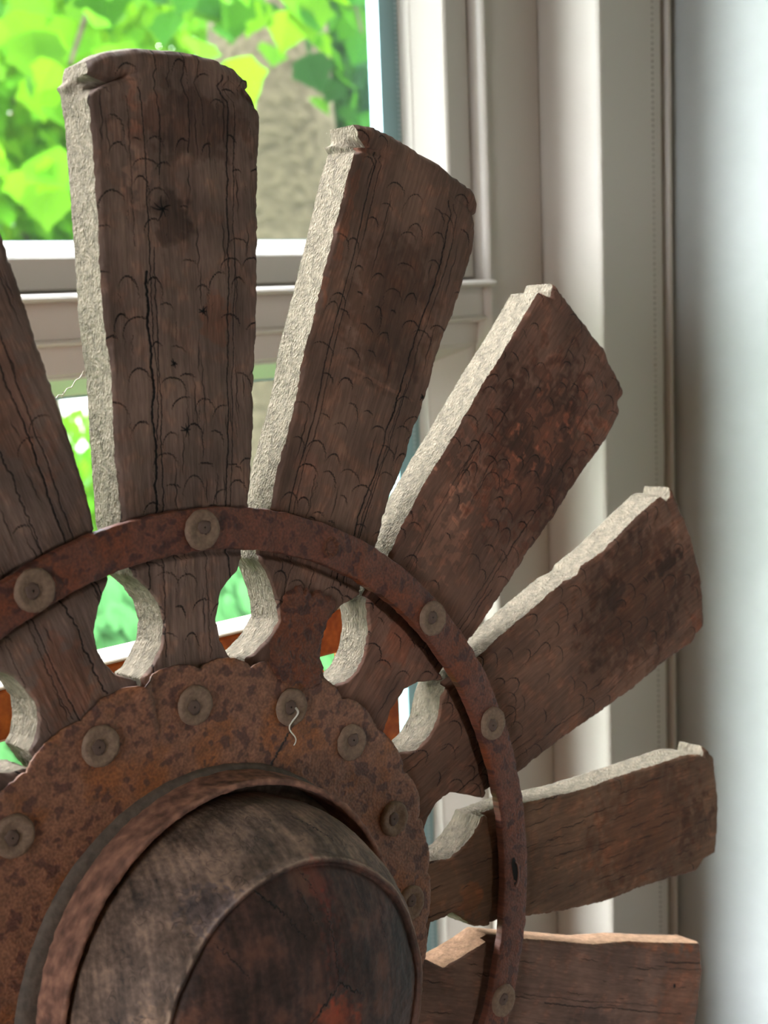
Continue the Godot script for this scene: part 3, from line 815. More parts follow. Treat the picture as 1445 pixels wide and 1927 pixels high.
	for b in rows + 2:
		for a in pseg + 1:
			var deg := 360.0 * (a % pseg) / pseg
			var d2 := wrapf(deg, -120.0, 240.0)
			var th := deg_to_rad(deg)
			var ro := polar_table(base, d2) if d2 > -40.0 and d2 < 150.0 else 0.705
			var ph := (d2 - 90.4) / 12.0
			var cusp := absf(sin(PI * ph))
			ro += 0.028 * (pow(cusp, 0.5) - 1.0) * (0.75 + 0.5 * nz.get_noise_2d(floor(ph) * 31.0, 500.0))
			ro += 0.003 * nz.get_noise_2d(th * 18.0, 200.0) + 0.0022 * nz.get_noise_2d(th * 110.0, 220.0)
			var q := minf(1.0, float(b) / (rows - 1))
			var r := lerpf(0.46, ro, pow(q, 0.8))
			var z := 0.014 + 0.0035 * nz.get_noise_2d(r * cos(th) * 4.0 + 9.0, r * sin(th) * 4.0) + 0.0012 * nz.get_noise_2d(r * cos(th) * 22.0, r * sin(th) * 22.0 + 50.0)
			var lip := smoothstep(0.93, 1.0, q)
			z += lip * (0.010 * maxf(0.0, nz.get_noise_2d(th * 14.0, 320.0)) - 0.002)
			z += lip * 0.022 * exp(-pow((d2 - 102.5) / 2.2, 2.0))
			if b == rows: z -= 0.007
			if b == rows + 1: r = 0.46; z = 0.004
			p.append(Vector3(r * cos(th), r * sin(th), z) * U)
			puv.append(planar_uv(r * cos(th), r * sin(th)))
	ps.grid(p, puv, pseg + 1, rows + 2, true, true)
	var plate := obj("hub_plate", ps, M.plate_iron, w)
	plate.set_meta("label", "rusty iron hub plate with scalloped edge")
	for q in [[135.5, 0.644], [113.6, 0.642], [91.9, 0.629], [67.0, 0.624], [47.2, 0.621], [23.3, 0.601], [1.0, 0.60], [-21.0, 0.60], [-44.0, 0.61], [-66.0, 0.61], [-88.0, 0.61], [-111.0, 0.61], [-134.0, 0.61], [-157.0, 0.62], [180.0, 0.63], [157.0, 0.64]]:
		var o := put("rivet", rm, plate)
		o.position = Vector3(cos(deg_to_rad(q[0])) * q[1], sin(deg_to_rad(q[0])) * q[1], 0.0155) * U
		o.rotation.z = q[0] * 2.3
	# rust-caked patch on the neck to the right of the upright blade
	var patch := Surf.new()
	var cp := PackedVector3Array(); var cuv := PackedVector2Array()
	var pa := 67.5
	for b in 36:
		var y := lerpf(0.675, 0.895, b / 35.0)
		var xl := lookup(specs[3].L, y) + 0.004
		var xr := lookup(specs[3].R, y) - 0.003
		if y < 0.745: xl = lerpf(-0.055, xl, (y - 0.675) / 0.07); xr = lerpf(0.05, xr, (y - 0.675) / 0.07)
		if y > 0.84: xl = lerpf(xl, -0.05, (y - 0.84) / 0.06); xr = lerpf(xr, 0.055, (y - 0.84) / 0.06)
		for a in 22:
			var u := a / 21.0
			var rag := 0.012 if y < 0.735 or y > 0.83 else 0.003
			var x := lerpf(xl, xr, u) + rag * nz.get_noise_2d(y * 40.0, 700.0 + u * 4.0)
			var yy := y + (0.012 * nz.get_noise_2d(x * 40.0, 610.0) if b < 3 or b > 32 else 0.0)
			var edge := minf(minf(u, 1.0 - u) * 12.0, minf(1.0, (35 - b) * 0.5))
			var z := 0.004 + 0.006 * clampf(edge, 0.0, 1.0) + 0.003 * nz.get_noise_2d(x * 50.0, y * 50.0) + (0.012 if y < 0.72 else 0.012 * smoothstep(0.76, 0.72, y))
			cp.append((Vector3(x, yy, z) * U).rotated(Vector3(0, 0, 1), deg_to_rad(pa - 90.0)))
			var c0 := cp[-1] / U
			cuv.append(planar_uv(c0.x - 0.25, c0.y - 0.2))
	patch.grid(cp, cuv, 22, 36)
	var po := obj("rust_patch", patch, M.patch_iron, w)
	po.set_meta("label", "flaking dark rust crust on a blade neck")
	# hub: wooden flange, iron band, dome
	var fl := Surf.new()
	var prof := PackedVector2Array()
	for q in [[0.487, 0.008], [0.485, 0.022], [0.479, 0.030], [0.462, 0.034], [0.446, 0.036], [0.40, 0.036]]: prof.append(Vector2(q[0], q[1]) * U)
	fl.lathe(prof, 180, nz, 0.003 * U)
	obj("hub_flange", fl, M.flange, w)
	var bd := Surf.new()
	prof = PackedVector2Array()
	for q in [[0.452, 0.030], [0.453, 0.05], [0.451, 0.08], [0.450, 0.118], [0.448, 0.1235], [0.4425, 0.1250], [0.4365, 0.1235], [0.4345, 0.119], [0.434, 0.03]]: prof.append(Vector2(q[0], q[1]) * U)
	bd.lathe(prof, 200, nz, 0.004 * U, Vector3(0.004, 0.022, 0.0) * U)
	var bo := obj("iron_band", bd, M.band, w)
	bo.set_meta("label", "rusty iron band round the domed hub")
	var dm := Surf.new()
	var dp := [[0.426, 0.03], [0.428, 0.06], [0.428, 0.10], [0.425, 0.14], [0.418, 0.17], [0.408, 0.20], [0.394, 0.235], [0.378, 0.265], [0.360, 0.289], [0.351, 0.300], [0.3475, 0.310], [0.343, 0.316], [0.336, 0.316], [0.331, 0.3085], [0.327, 0.3075], [0.318, 0.315], [0.300, 0.325], [0.27, 0.3375], [0.23, 0.350], [0.18, 0.361], [0.12, 0.369], [0.06, 0.3725], [0.0, 0.373]]
	var arcs := PackedFloat32Array()
	var arc := 0.0
	arcs.resize(dp.size())
	for k in range(dp.size() - 1, -1, -1):
		if k < dp.size() - 1: arc += Vector2(dp[k][0], dp[k][1]).distance_to(Vector2(dp[k + 1][0], dp[k + 1][1]))
		arcs[k] = arc
	var fine := 5
	var pd := PackedVector3Array(); var du := PackedVector2Array()
	var dn := 0
	for k in dp.size() - 1:
		for j in (fine if k < dp.size() - 2 else fine + 1):
			var wv := float(j) / fine
			var r := lerpf(dp[k][0], dp[k + 1][0], wv)
			var z := lerpf(dp[k][1], dp[k + 1][1], wv)
			var ar := lerpf(arcs[k], arcs[k + 1], wv)
			dn += 1
			for a in 241:
				var th := TAU * (a % 240) / 240
				var bump := 0.005 * nz.get_noise_3d(cos(th) * r * 5.0, sin(th) * r * 5.0, 800.0) + 0.0015 * nz.get_noise_3d(cos(th) * r * 30.0, sin(th) * r * 30.0, z * 30.0)
				var worn := 1.0 if r > 0.345 or r < 0.325 else 1.0 - 0.5 * smoothstep(0.2, 0.6, nz.get_noise_2d(cos(th) * 2.0, sin(th) * 2.0 + 33.0) + 0.3)
				pd.append(Vector3(r * cos(th) * (1.0 + bump), r * sin(th) * (1.0 + bump), z + bump * 1.5 - (1.0 - worn) * 0.003) * U)
				du.append(Vector2(0.5 + ar * cos(th) / 1.2, 0.5 - ar * sin(th) / 1.2))
	dm.grid(pd, du, 241, dn, true, true)
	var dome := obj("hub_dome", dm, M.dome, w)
	dome.set_meta("label", "dark turned wooden hub dome with a stepped cap")
	var bk := Surf.new()
	prof = PackedVector2Array()
	for q in [[0.0, -0.30], [0.3, -0.30], [0.36, -0.28], [0.39, -0.20], [0.4, -0.11], [0.40, 0.034]]: prof.append(Vector2(q[0], q[1]) * U)
	bk.lathe(prof, 60)
	obj("hub_barrel", bk, M.flange, w)
	# a curl of dusty fibre hanging from a rivet of the hub plate
	var fb := Surf.new()
	var fpath := PackedVector3Array()
	for b in 26:
		var wv := b / 25.0
		fpath.append(Vector3(0.243 - 0.012 * wv + 0.010 * sin(wv * 9.0) * (1.0 - 0.3 * wv), 0.575 - 0.085 * wv, 0.030 + 0.004 * cos(wv * 7.0)) * U)
	fb.tube(fpath, 0.0028 * U, 0.0012 * U, 6)
	var fo := obj("dust_fibre", fb, M.fibre)
	fo.transform = w.transform
	tag(fo, "small pale curl of dusty fibre hanging from a rivet of the hub plate", "fibre")
	var cw := Surf.new()
	var wp := PackedVector3Array()
	for b in 14:
		var q := b / 13.0
		wp.append(Vector3(0.2540, EYE - 0.0322, -0.449).lerp(Vector3(0.2660, EYE - 0.0236, -0.449), q) + Vector3(0, -0.0008 * sin(PI * q) + 0.0005 * sin(q * 20.0), 0))
	cw.tube(wp, 0.00022, 0.00016, 5)
	var knot := PackedVector3Array()
	for b in 5: knot.append(Vector3(0.2567 + 0.0007 * sin(b * 1.6), EYE - 0.0302 - 0.0006 * b, -0.449))
	cw.tube(knot, 0.0003, 0.0001, 5)
	var co := obj("cobweb", cw, M.fibre)
	tag(co, "thin white cobweb strand between the two leftmost paddles", "cobweb")

# ---------------------------------------------------------------- room and window
func wall_box(called: String, lo: Vector3, hi: Vector3, m: Material, label: String, category := "wall") -> MeshInstance3D:
	var s := Surf.new()
	s.box(lo, hi)
	var o := obj(called, s, m)
	structure(o, label, category)
	return o

func make_room() -> void:
	var wr := 0.9095
	wall_box("wall_right", Vector3(wr, -0.1, -0.78), Vector3(wr + 0.15, 2.7, 3.5), M.wall, "smooth white wall at the right edge, brightly lit from the window")
	var s := Surf.new()   # side wall with the opening of a second window
	s.box(Vector3(-2.75, -0.1, -0.78), Vector3(-2.6, 2.7, 0.3))
	s.box(Vector3(-2.75, -0.1, 1.35), Vector3(-2.6, 2.7, 3.5))
	s.box(Vector3(-2.75, -0.1, 0.3), Vector3(-2.6, 1.15, 1.35))
	s.box(Vector3(-2.75, 2.2, 0.3), Vector3(-2.6, 2.7, 1.35))
	structure(obj("wall_left", s, M.cream), "warm grey side wall of the room with a wide opening, left of the viewer", "wall")
	# the wall that holds the window, in one piece round the opening
	s = Surf.new()
	s.box(Vector3(-2.6, -0.1, -0.78), Vector3(-0.345, 2.7, -0.64))
	s.box(Vector3(-0.345, -0.1, -0.78), Vector3(0.812, 0.815, -0.64))
	s.box(Vector3(-0.345, 2.26, -0.78), Vector3(0.812, 2.7, -0.64))
	s.box(Vector3(0.812, -0.1, -0.78), Vector3(wr, 2.7, -0.745))
	structure(obj("wall_front", s, M.cream), "painted wall round the window", "wall")
	wall_box("wall_back", Vector3(-2.6, -0.1, 3.35), Vector3(wr, 2.7, 3.5), M.cream, "warm grey wall behind the viewer")
	wall_box("floor", Vector3(-2.75, -0.2, -0.78), Vector3(wr + 0.15, 0.0, 3.5), M.oak, "oak floor of the room", "floor")
	wall_box("ceiling", Vector3(-2.75, 2.6, -0.78), Vector3(wr + 0.15, 2.75, 3.5), M.cream, "plain ceiling of the room", "ceiling")
	# deep sill board the wheel stands on
	s = Surf.new()
	s.box(Vector3(-0.9, 0.815, -0.639), Vector3(0.66, 0.8565, -0.16), 0.006)
	s.box(Vector3(-0.345, 0.815, -0.745), Vector3(0.811, 0.8565, -0.6391))
	structure(obj("trim_2", s, M.paint), "white painted window sill board under the wheel", "sill")
	# casing to the right of the window: reveal, front face, groove and bead
	var c := PackedVector3Array()
	for q in [[0.812, -0.744], [0.9095, -0.744], [0.9095, -0.657], [0.8995, -0.657], [0.899, -0.643], [0.8978, -0.6405], [0.896, -0.6398], [0.8942, -0.6405], [0.8932, -0.643], [0.8928, -0.657], [0.8850, -0.657], [0.8842, -0.6412], [0.8825, -0.639], [0.8135, -0.639], [0.8112, -0.6397], [0.8102, -0.642], [0.8102, -0.744]]:
		c.append(Vector3(q[0], 0.8566, q[1]))
	c.reverse()
	s = Surf.new()
	s.extrude(c, Vector3(0, 1.7434, 0))
	var tr := obj("trim_1", s, M.paint)
	structure(tr, "white window casing with a bright reveal and thin bead, beside the right wall", "trim")
	s = Surf.new()
	for k in 300:
		var y := 0.88 + k * 0.0042
		s.box(Vector3(0.8715, y, -0.6395), Vector3(0.8732, y + 0.0019, -0.6384), 0.0004)
	var sti := obj("caulk_dot", s, M.dot, tr)
	sti.set_meta("kind", "stuff")

func make_window() -> void:
	var w := Node3D.new()
	w.name = "window_1"
	add_child(w, true)
	structure(w, "white framed casement window with glass above and below a moulded transom", "window")
	w.position = Vector3(0, EYE, 0)
	var s := Surf.new()
	# upper sash
	sweep_frame(s, -0.30, GLASS_R, 0.038, 0.77, [[0.0, -0.7225], [0.0008, -0.7215], [0.0098, -0.7012], [0.0112, -0.7], [0.0275, -0.7], [0.0287, -0.7012], [0.0287, -0.744], [0.0, -0.744]], 1.26, 1.0)
	obj("sash", s, M.paint, w)
	# fixed frame: right post, transom, left post, head
	s = Surf.new()
	var c := PackedVector3Array()
	for q in [[0.7424, -0.745], [0.7424, -0.7005], [0.7426, -0.6935], [0.7436, -0.6905], [0.7450, -0.6890], [0.7463, -0.6886], [0.7476, -0.6890], [0.7482, -0.694], [0.8078, -0.694], [0.8088, -0.6955], [0.8088, -0.745]]: c.append(Vector3(q[0], -0.594, q[1]))
	s.extrude(c, Vector3(0, 1.4, 0))
	s.box(Vector3(0.730, -0.594, -0.768), Vector3(0.8101, 0.8, -0.7465))
	obj("frame_post", s, M.paint, w)
	s = Surf.new()
	c = PackedVector3Array()
	for q in [[0.0078, -0.745], [0.0078, -0.688], [0.0074, -0.6838], [0.0064, -0.6808], [0.0050, -0.6795], [0.0037, -0.6805], [0.0030, -0.684], [0.0027, -0.694], [-0.0172, -0.694], [-0.0182, -0.6915], [-0.0195, -0.6908], [-0.0208, -0.6918], [-0.0214, -0.697], [-0.0222, -0.7], [-0.0375, -0.7015], [-0.0385, -0.703], [-0.0385, -0.745]]: c.append(Vector3(-0.335, q[0], q[1]))
	s.extrude(c, Vector3(1.0774, 0, 0))
	s.box(Vector3(-0.335, -0.03, -0.768), Vector3(0.8101, 0.024, -0.7465))
	obj("transom", s, M.paint, w)
	s = Surf.new()
	s.box(Vector3(-0.345, -0.594, -0.745), Vector3(-0.335, 0.8, -0.694), 0.002)
	obj("frame_post", s, M.paint, w)
	s = Surf.new()
	s.box(Vector3(-0.345, 0.799, -0.745), Vector3(0.7424, 0.812, -0.694), 0.002)
	obj("frame_head", s, M.paint, w)
	# lower light with its own bead
	s = Surf.new()
	sweep_frame(s, -0.30, 0.712, -0.56, -0.0515, [[0.0, -0.7235], [0.0008, -0.7225], [0.0105, -0.7045], [0.012, -0.703], [0.0129, -0.703], [0.0129, -0.744], [0.0, -0.744]], 2.3, 1.0)
	s.box(Vector3(-0.335, -0.594, -0.744), Vector3(0.7416, -0.573, -0.703))
	obj("glazing_bead", s, M.paint, w)
	# double panes with a spacer bar between them
	for q in [[0.0375, 0.772, GLASS_R + 0.006], [-0.562, -0.0505, 0.714]]:
		for z in [-0.7290, -0.7460]:
			s = Surf.new()
			s.box(Vector3(-0.306, q[0], z - 0.004), Vector3(q[2], q[1], z))
			obj("pane", s, M.glass, w)
		s = Surf.new()
		var x1: float = q[2]
		sweep_frame(s, -0.285, x1 - 0.024, q[0] + 0.0015, q[1] - 0.003, [[0.0, -0.7335], [0.0235, -0.7335], [0.0235, -0.7455], [0.0, -0.7455]], 1.0, 0.06)
		var sp := obj("spacer_bar", s, M.spacer, w)
		s = Surf.new()
		for k in 170:
			var y: float = q[0] + 0.004 + k * 0.0033
			if y > q[1] - 0.004: break
			s.box(Vector3(x1 - 0.0085, y, -0.7336), Vector3(x1 - 0.0072, y + 0.0016, -0.7332))
		var dots := obj("spacer_hole", s, M.spacer_dark, sp)
		dots.set_meta("kind", "stuff")

func make_stand() -> void:
	var st := thing("display_stand", "orange-brown varnished wooden stand holding the wheel upright from behind", "stand")
	var s := Surf.new()
	s.box(Vector3(0.10, 1.2895, -0.490), Vector3(0.437, 1.3095, -0.470), 0.0012)
	var rl := obj("rail", s, M.varnish, st)
	rl.set_meta("label", "orange-brown varnished rail")
	s = Surf.new()
	s.box(Vector3(0.10, 1.3096, -0.4905), Vector3(0.437, 1.3110, -0.4695), 0.0005)  # thin strip whose pale colour paints the window light on the rail top
	var re := obj("rail_lit_top", s, M.rail_lit, st)
	re.set_meta("label", "pale strip along the rail top, coloured as window light falling on it")
	for x in [0.10, 0.413]:
		s = Surf.new()
		s.box(Vector3(x, 0.8565, -0.490), Vector3(x + 0.024, 1.2893, -0.470), 0.0012)
		obj("post", s, M.varnish, st)
		s = Surf.new()
		s.box(Vector3(x - 0.004, 0.8565, -0.60), Vector3(x + 0.028, 0.876, -0.4905), 0.002)
		obj("foot", s, M.varnish, st)
	s = Surf.new()
	var c := PackedVector3Array()
	for q in [[0.39, 1.2893], [0.36, 1.2893], [0.4128, 1.20], [0.4128, 1.245]]: c.append(Vector3(q[0], q[1], -0.486))
	s.extrude(c, Vector3(0, 0, 0.012))
	obj("brace", s, M.varnish, st)

# ---------------------------------------------------------------- outdoors
func leaf_mesh(big: bool, m: Material) -> ArrayMesh:
	var s := Surf.new()
	var ring: Array
	if big: ring = [[0, 0], [0.22, 0.04], [0.42, 0.10], [0.46, 0.28], [0.56, 0.44], [0.40, 0.54], [0.27, 0.70], [0.14, 0.80], [0, 1.0]]
	else: ring = [[0, 0], [0.2, 0.16], [0.3, 0.4], [0.24, 0.66], [0, 1.0]]
	for side in [-1.0, 1.0]:
		for k in ring.size() - 1:
			var a := Vector3(ring[k][0] * side, ring[k][1], 0.0)
			var b := Vector3(ring[k + 1][0] * side, ring[k + 1][1], 0.0)
			a.z = -0.25 * absf(a.x) - 0.18 * a.y * a.y
			b.z = -0.25 * absf(b.x) - 0.18 * b.y * b.y
			var mid := Vector3(0, (a.y + b.y) * 0.5, -0.18 * pow((a.y + b.y) * 0.5, 2.0))
			if side > 0: s.tri(mid, a, b)
			else: s.tri(mid, b, a)
			var ma := Vector3(0, a.y, -0.18 * a.y * a.y); var mb := Vector3(0, b.y, -0.18 * b.y * b.y)
			if k > 0:
				if side > 0: s.tri(ma, a, mid)
				else: s.tri(ma, mid, a)
			if k < ring.size() - 2:
				if side > 0: s.tri(mid, b, mb)
				else: s.tri(mid, mb, b)
	var mesh := ArrayMesh.new()
	s.into(mesh, m)
	return mesh

func leaf_basis(rng: RandomNumberGenerator, size: float) -> Basis:
	# tips hang down, faces mostly turned out and up
	var b := Basis.from_euler(Vector3(rng.randf_range(-0.9, 0.5), rng.randf_range(-1.4, 1.4), rng.randf_range(-0.7, 0.7)))
	return (b * Basis(Vector3(1, 0, 0), PI)).scaled(Vector3.ONE * size)

func foliage(parent: Node, called: String, mesh: Mesh, count: int, seed_: int, place: Callable, smin: float, smax: float) -> void:
	var rng := RandomNumberGenerator.new(); rng.seed = seed_
	var mm := MultiMesh.new()
	mm.transform_format = MultiMesh.TRANSFORM_3D
	mm.mesh = mesh
	mm.instance_count = count
	for k in count:
		mm.set_instance_transform(k, Transform3D(leaf_basis(rng, rng.randf_range(smin, smax)), place.call(rng)))
	var o := MultiMeshInstance3D.new()
	o.multimesh = mm
	o.name = part_name(called, parent)
	o.set_meta("kind", "stuff")
	parent.add_child(o, true)

func ball(rng: RandomNumberGenerator, c: Vector3, r: Vector3) -> Vector3:
	while true:
		var q := Vector3(rng.randf_range(-1, 1), rng.randf_range(-1, 1), rng.randf_range(-1, 1))
		if q.length() < 1.0 and q.length() > 0.25: return c + q * r
	return c

func make_garden() -> void:
	var s := Surf.new()
	s.box(Vector3(-70, -0.5, -160), Vector3(120, -0.2, -0.85))
	structure(obj("ground", s, M.lawn), "green lawn outside the window", "lawn")
	var rng := RandomNumberGenerator.new(); rng.seed = 4
	var nz := noise(301, 0.9, 3)
	# the tree whose trunk shows behind the second paddle gap
	var base := Vector3(3.42, -0.2, -4.25)
	var tree := thing("broadleaf_tree", "tree with a thick grey-brown trunk and large bright green leaves close outside the window", "tree", base)
	s = Surf.new()
	var path := PackedVector3Array()
	for k in 20: path.append(Vector3(0.03 * sin(k * 0.5), k * 0.25, 0.03 * cos(k * 0.7)))
	s.tube(path, 0.27, 0.19, 28, nz, 0.12)
	var trunk := obj("trunk", s, M.bark, tree)
	var la := leaf_mesh(true, M.leaf_a); var lb := leaf_mesh(true, M.leaf_b); var lc := leaf_mesh(true, M.leaf_c); var le := leaf_mesh(true, M.leaf_e)
	# hanging sprays: twig with its leaves
	var sprays := [[Vector3(1.75, 2.28, -2.9), Vector3(0.42, 0.33, 0.5), 72, 0], [Vector3(1.68, 1.98, -2.8), Vector3(0.36, 0.26, 0.4), 40, 1], [Vector3(2.25, 2.35, -3.05), Vector3(0.42, 0.22, 0.3), 50, 0], [Vector3(2.75, 2.42, -3.2), Vector3(0.35, 0.17, 0.3), 36, 0], [Vector3(3.2, 2.3, -3.5), Vector3(0.32, 0.3, 0.3), 48, 2], [Vector3(1.95, 2.75, -3.0), Vector3(0.7, 0.3, 0.5), 40, 1]]
	for q in sprays:
		s = Surf.new()
		var tw := PackedVector3Array()
		var start := Vector3(0, 3.1, 0)
		for k in 10:
			var e := k / 9.0
			var pt: Vector3 = start.lerp(q[0] - base, e)
			pt.y += 0.4 * sin(PI * e)
			tw.append(pt)
		s.tube(tw, 0.035, 0.005, 8)
		var br := obj("branch", s, M.bark, tree)
		for k in q[2]:
			var pos: Vector3 = ball(rng, q[0], q[1]) - base
			var mesh: Mesh = [la, lb, lc][q[3]] if rng.randf() < 0.5 else [[lb, le, le], [la, le, lb], [la, le, le]][q[3]][rng.randi() % 3]
			var o := put("leaf", mesh, br)
			o.transform = Transform3D(leaf_basis(rng, rng.randf_range(0.06, 0.135)), pos)
	foliage(tree, "crown_leaves", leaf_mesh(false, M.leaf_a), 1500, 41, func(r): return ball(r, Vector3(1.6, 4.7, -0.6), Vector3(2.4, 1.4, 1.8)), 0.09, 0.16)
	# trees and shrubs behind
	var defs := [
		["shrub", "dark green leafy shrub behind the grey-brown trunk, at its right", "shrub", Vector3(6.4, -0.2, -6.9), Vector3(1.1, 2.2, 0.9), 2.0, M.leaf_c, 2600],
		["garden_tree", "pale yellow-green sunlit tree far left behind the hanging leaves", "tree", Vector3(5.0, -0.2, -9.0), Vector3(1.5, 1.3, 1.2), 3.4, M.leaf_b, 2600],
		["garden_tree", "mid green tree behind the trunk, seen between trunk and hanging leaves", "tree", Vector3(7.4, -0.2, -10.5), Vector3(1.9, 1.9, 1.4), 3.3, M.leaf_a, 2800],
		["garden_tree", "deep green tree right of the trunk near the glass edge", "tree", Vector3(9.2, -0.2, -9.4), Vector3(1.6, 2.1, 1.4), 3.2, M.leaf_c, 2600],
		["garden_tree", "broad green tree out of view at the left of the garden", "tree", Vector3(1.2, -0.2, -11.0), Vector3(1.9, 1.9, 1.5), 3.4, M.leaf_a, 2400],
		["garden_tree", "darker green tree out of view at the far left of the garden", "tree", Vector3(-3.0, -0.2, -11.5), Vector3(2.1, 2.0, 1.5), 3.3, M.leaf_c, 2400],
	]
	for d in defs:
		var t := thing(d[0], d[1], d[2], d[3])
		s = Surf.new()
		path = PackedVector3Array()
		for k in 8: path.append(Vector3(0.04 * sin(k), k / 7.0 * d[5], 0.04 * cos(k * 1.3)))
		s.tube(path, 0.11, 0.05, 10)
		obj("stem", s, M.bark, t)
		var c := Vector3(0, d[5], 0)
		if d[0] == "shrub": c.y = 2.1
		foliage(t, "foliage", leaf_mesh(false, d[6]), d[7], int(absf(d[3].x) * 100), func(r): return ball(r, c, d[4]), 0.14, 0.26)
	# clipped hedge below the transom, and lower shrubs in front of it
	var h := thing("hedge", "bright yellow-green hedge seen through the lower pane, left of the upright paddle", "hedge", Vector3(4.0, -0.2, -6.2))
	s = Surf.new()
	for k in 6:
		path = PackedVector3Array()
		for j in 5: path.append(Vector3(-2.4 + k * 0.9 + 0.1 * sin(j * 2.0), j * 0.24, 0))
		s.tube(path, 0.03, 0.01, 6)
	obj("stems", s, M.bark, h)
	foliage(h, "hedge_leaves", leaf_mesh(false, M.leaf_b), 5200, 91, func(r): return Vector3(r.randf_range(-2.9, 3.2), r.randf_range(0.25, 1.16), r.randf_range(-0.45, 0.45)), 0.07, 0.13)
	for q in [[Vector3(2.15, -0.2, -3.7), "low blue-green shrub seen through the leftmost eye-shaped hole"], [Vector3(2.95, -0.2, -3.9), "low blue-green shrub seen through the second eye-shaped hole"], [Vector3(3.75, -0.2, -3.2), "low blue-green shrub seen through the third eye-shaped hole, right of the others"]]:
		var t := thing("low_shrub", q[1], "shrub", q[0])
		s = Surf.new()
		for k in 5:
			path = PackedVector3Array()
			for j in 4: path.append(Vector3((k - 2) * 0.09 * j, j * 0.2, 0.05 * j * sin(k * 2.1)))
			s.tube(path, 0.012, 0.005, 6)
		obj("stems", s, M.bark, t)
		foliage(t, "foliage", leaf_mesh(false, M.leaf_d), 1100, int(q[0].x * 77), func(r): return ball(r, Vector3(0, 0.42, 0), Vector3(0.52, 0.42, 0.4)), 0.08, 0.15)
	# far side of the garden
	s = Surf.new()
	s.box(Vector3(-14.0, -0.2, -14.2), Vector3(24.0, 2.35, -14.0), 0.02)
	s.box(Vector3(-14.05, 2.35, -14.25), Vector3(24.05, 2.42, -13.95), 0.01)
	var gw := obj("garden_wall", s, M.render_wall)
	tag(gw, "low white garden wall across the far end of the garden", "wall")
	var ho := thing("house", "pale pinkish house with a tiled roof beyond the white garden wall", "house", Vector3(11, -0.2, -19))
	s = Surf.new()
	s.box(Vector3(-6, 0, -3), Vector3(6, 3.0, 1.5))
	obj("facade", s, M.pink, ho)
	s = Surf.new()
	c_roof(s)
	obj("roof", s, M.roof, ho)
	for k in 4:
		s = Surf.new()
		sweep_frame(s, -4.5 + k * 2.6, -3.3 + k * 2.6, 1.1, 2.3, [[0.0, 1.5], [0.0, 1.56], [0.07, 1.56], [0.07, 1.5]])
		var wf := obj("window_frame", s, M.paint_out, ho)
		s = Surf.new()
		s.box(Vector3(-4.5 + k * 2.6, 1.1, 1.505), Vector3(-3.3 + k * 2.6, 2.3, 1.53))
		obj("window_pane", s, M.house_glass, wf)

func c_roof(s: Surf) -> void:
	var c := PackedVector3Array([Vector3(-6.3, 2.95, 1.9), Vector3(-6.3, 4.6, -0.75), Vector3(-6.3, 2.95, -3.4)])
	s.extrude(c, Vector3(12.6, 0, 0))

func make_fill_lamp() -> void:  # out of view, added to give the room a warm front fill
	var l := thing("added_fill_lamp", "unseen round ceiling lamp added as warm fill light", "lamp", Vector3(-0.9, 2.6, 1.4))
	var s := Surf.new()
	var pr := PackedVector2Array()
	for q in [[0.0, -0.09], [0.1, -0.085], [0.16, -0.06], [0.18, -0.02], [0.18, 0.0]]: pr.append(Vector2(q[0], q[1]))
	s.lathe(pr, 40)
	var m := mat(Color(1, 0.95, 0.88), 0.4)
	m.emission_enabled = true
	m.emission = Color(1.0, 0.86, 0.7)
	m.emission_energy_multiplier = 1.5
	var o := obj("fill_lamp_shade", s, m, l)
	o.rotation.x = -PI / 2
	var li := OmniLight3D.new()
	li.name = "fill_lamp_light"
	li.position = Vector3(0, -0.12, 0)
	li.light_color = Color(1.0, 0.85, 0.70)
	li.light_energy = FILL_LAMP
	li.light_size = 0.16
	li.omni_range = 12.0
	li.omni_attenuation = 2.0
	li.shadow_enabled = true
	l.add_child(li, true)

const FILL_LAMP := 1.2  # strength of the added fill lamp
const SUN := 1.2
const SKY := 7.5

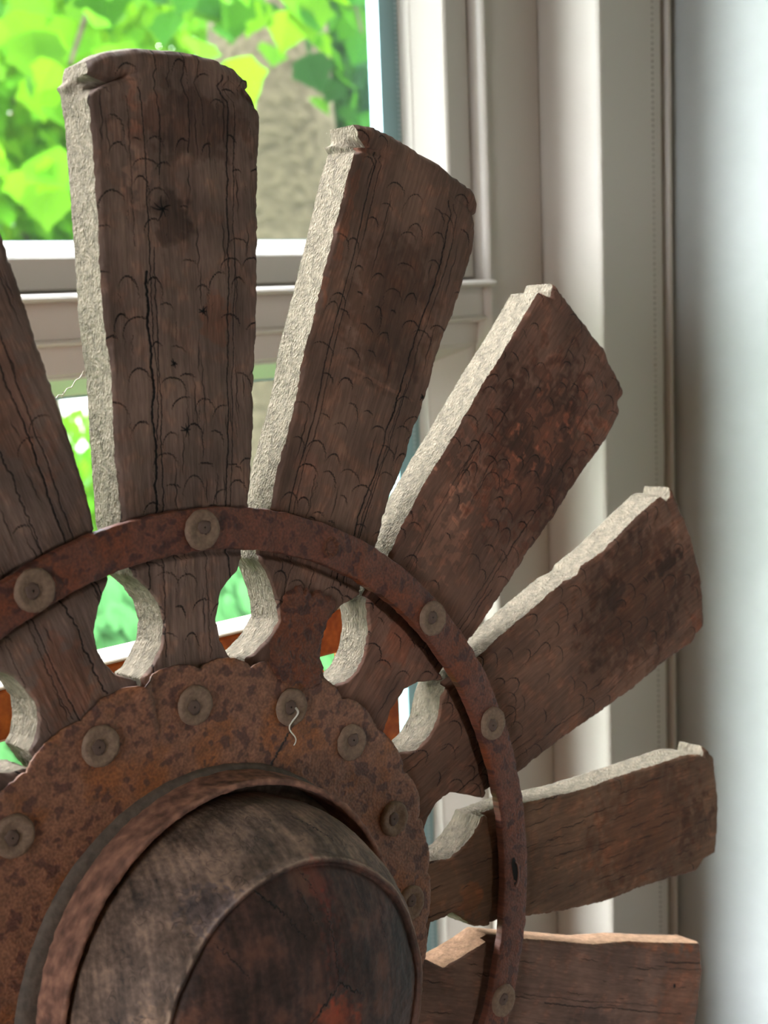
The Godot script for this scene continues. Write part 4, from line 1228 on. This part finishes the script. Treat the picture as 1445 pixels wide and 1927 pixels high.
func _ready() -> void:
	# ---- camera
	var cam := Camera3D.new()
	cam.name = "camera"
	add_child(cam)
	cam.transform = Transform3D(Basis(Vector3(0.731954, -0.039806, 0.680190), Vector3(0.133997, 0.987206, -0.086422), Vector3(-0.668048, 0.154400, 0.727923)).orthonormalized(), Vector3(0, EYE, 0))
	var at := CameraAttributesPhysical.new()
	at.frustum_focal_length = 32.58
	at.frustum_focus_distance = 0.56
	at.exposure_aperture = 10.0
	at.frustum_near = 0.02
	at.frustum_far = 200.0
	cam.attributes = at
	cam.keep_aspect = Camera3D.KEEP_HEIGHT
	cam.fov = 40.438
	cam.near = 0.02
	cam.far = 200.0
	cam.current = true
	# ---- sky, sun, exposure
	var env := Environment.new()
	var sky := Sky.new()
	var sm := ProceduralSkyMaterial.new()
	sm.sky_top_color = Color(0.89, 0.92, 0.94)
	sm.sky_horizon_color = Color(0.93, 0.95, 0.96)
	sm.ground_horizon_color = Color(0.6, 0.62, 0.58)
	sm.ground_bottom_color = Color(0.4, 0.42, 0.36)
	sm.sky_energy_multiplier = SKY
	sm.ground_energy_multiplier = 1.0
	sky.sky_material = sm
	env.background_mode = Environment.BG_SKY
	env.sky = sky
	env.tonemap_mode = Environment.TONE_MAPPER_LINEAR
	env.tonemap_exposure = 0.235
	env.sdfgi_enabled = true
	env.ssao_enabled = true
	env.ssil_enabled = true
	var we := WorldEnvironment.new()
	we.name = "world_environment"
	we.environment = env
	add_child(we)
	var sun := DirectionalLight3D.new()
	sun.name = "sun"
	sun.light_color = Color(1.0, 0.96, 0.88)
	sun.light_energy = SUN
	sun.light_angular_distance = 0.6
	sun.shadow_enabled = true
	sun.sky_mode = DirectionalLight3D.SKY_MODE_LIGHT_ONLY
	add_child(sun)
	sun.look_at_from_position(Vector3(0.62, 1.25, 0.30), Vector3.ZERO)
	# ---- surfaces
	make_materials()
	var sf: StandardMaterial3D = M.side.duplicate()
	sf.albedo_color = Color(1.25, 1.08, 1.0)
	sf.heightmap_scale = 0.025
	M.side_fresh = sf
	M.plug = triplanar_noise(Color(0.5, 0.28, 0.16), Color(0.22, 0.12, 0.08), 0.05, 40.0, 0.05, 71)
	M.ring_iron_plain = mat(Color(0.5, 0.34, 0.29), 0.6)
	var pi_: StandardMaterial3D = M.plate_iron.duplicate()
	pi_.albedo_color = Color(0.78, 0.66, 0.58)
	pi_.texture_repeat = true
	pi_.heightmap_scale = 0.16
	M.patch_iron = pi_
	M.house_glass = mat(Color(0.2, 0.25, 0.28), 0.1)
	# ---- structure, then things
	make_room()
	make_window()
	make_garden()
	make_stand()
	make_wheel()
	make_fill_lamp()
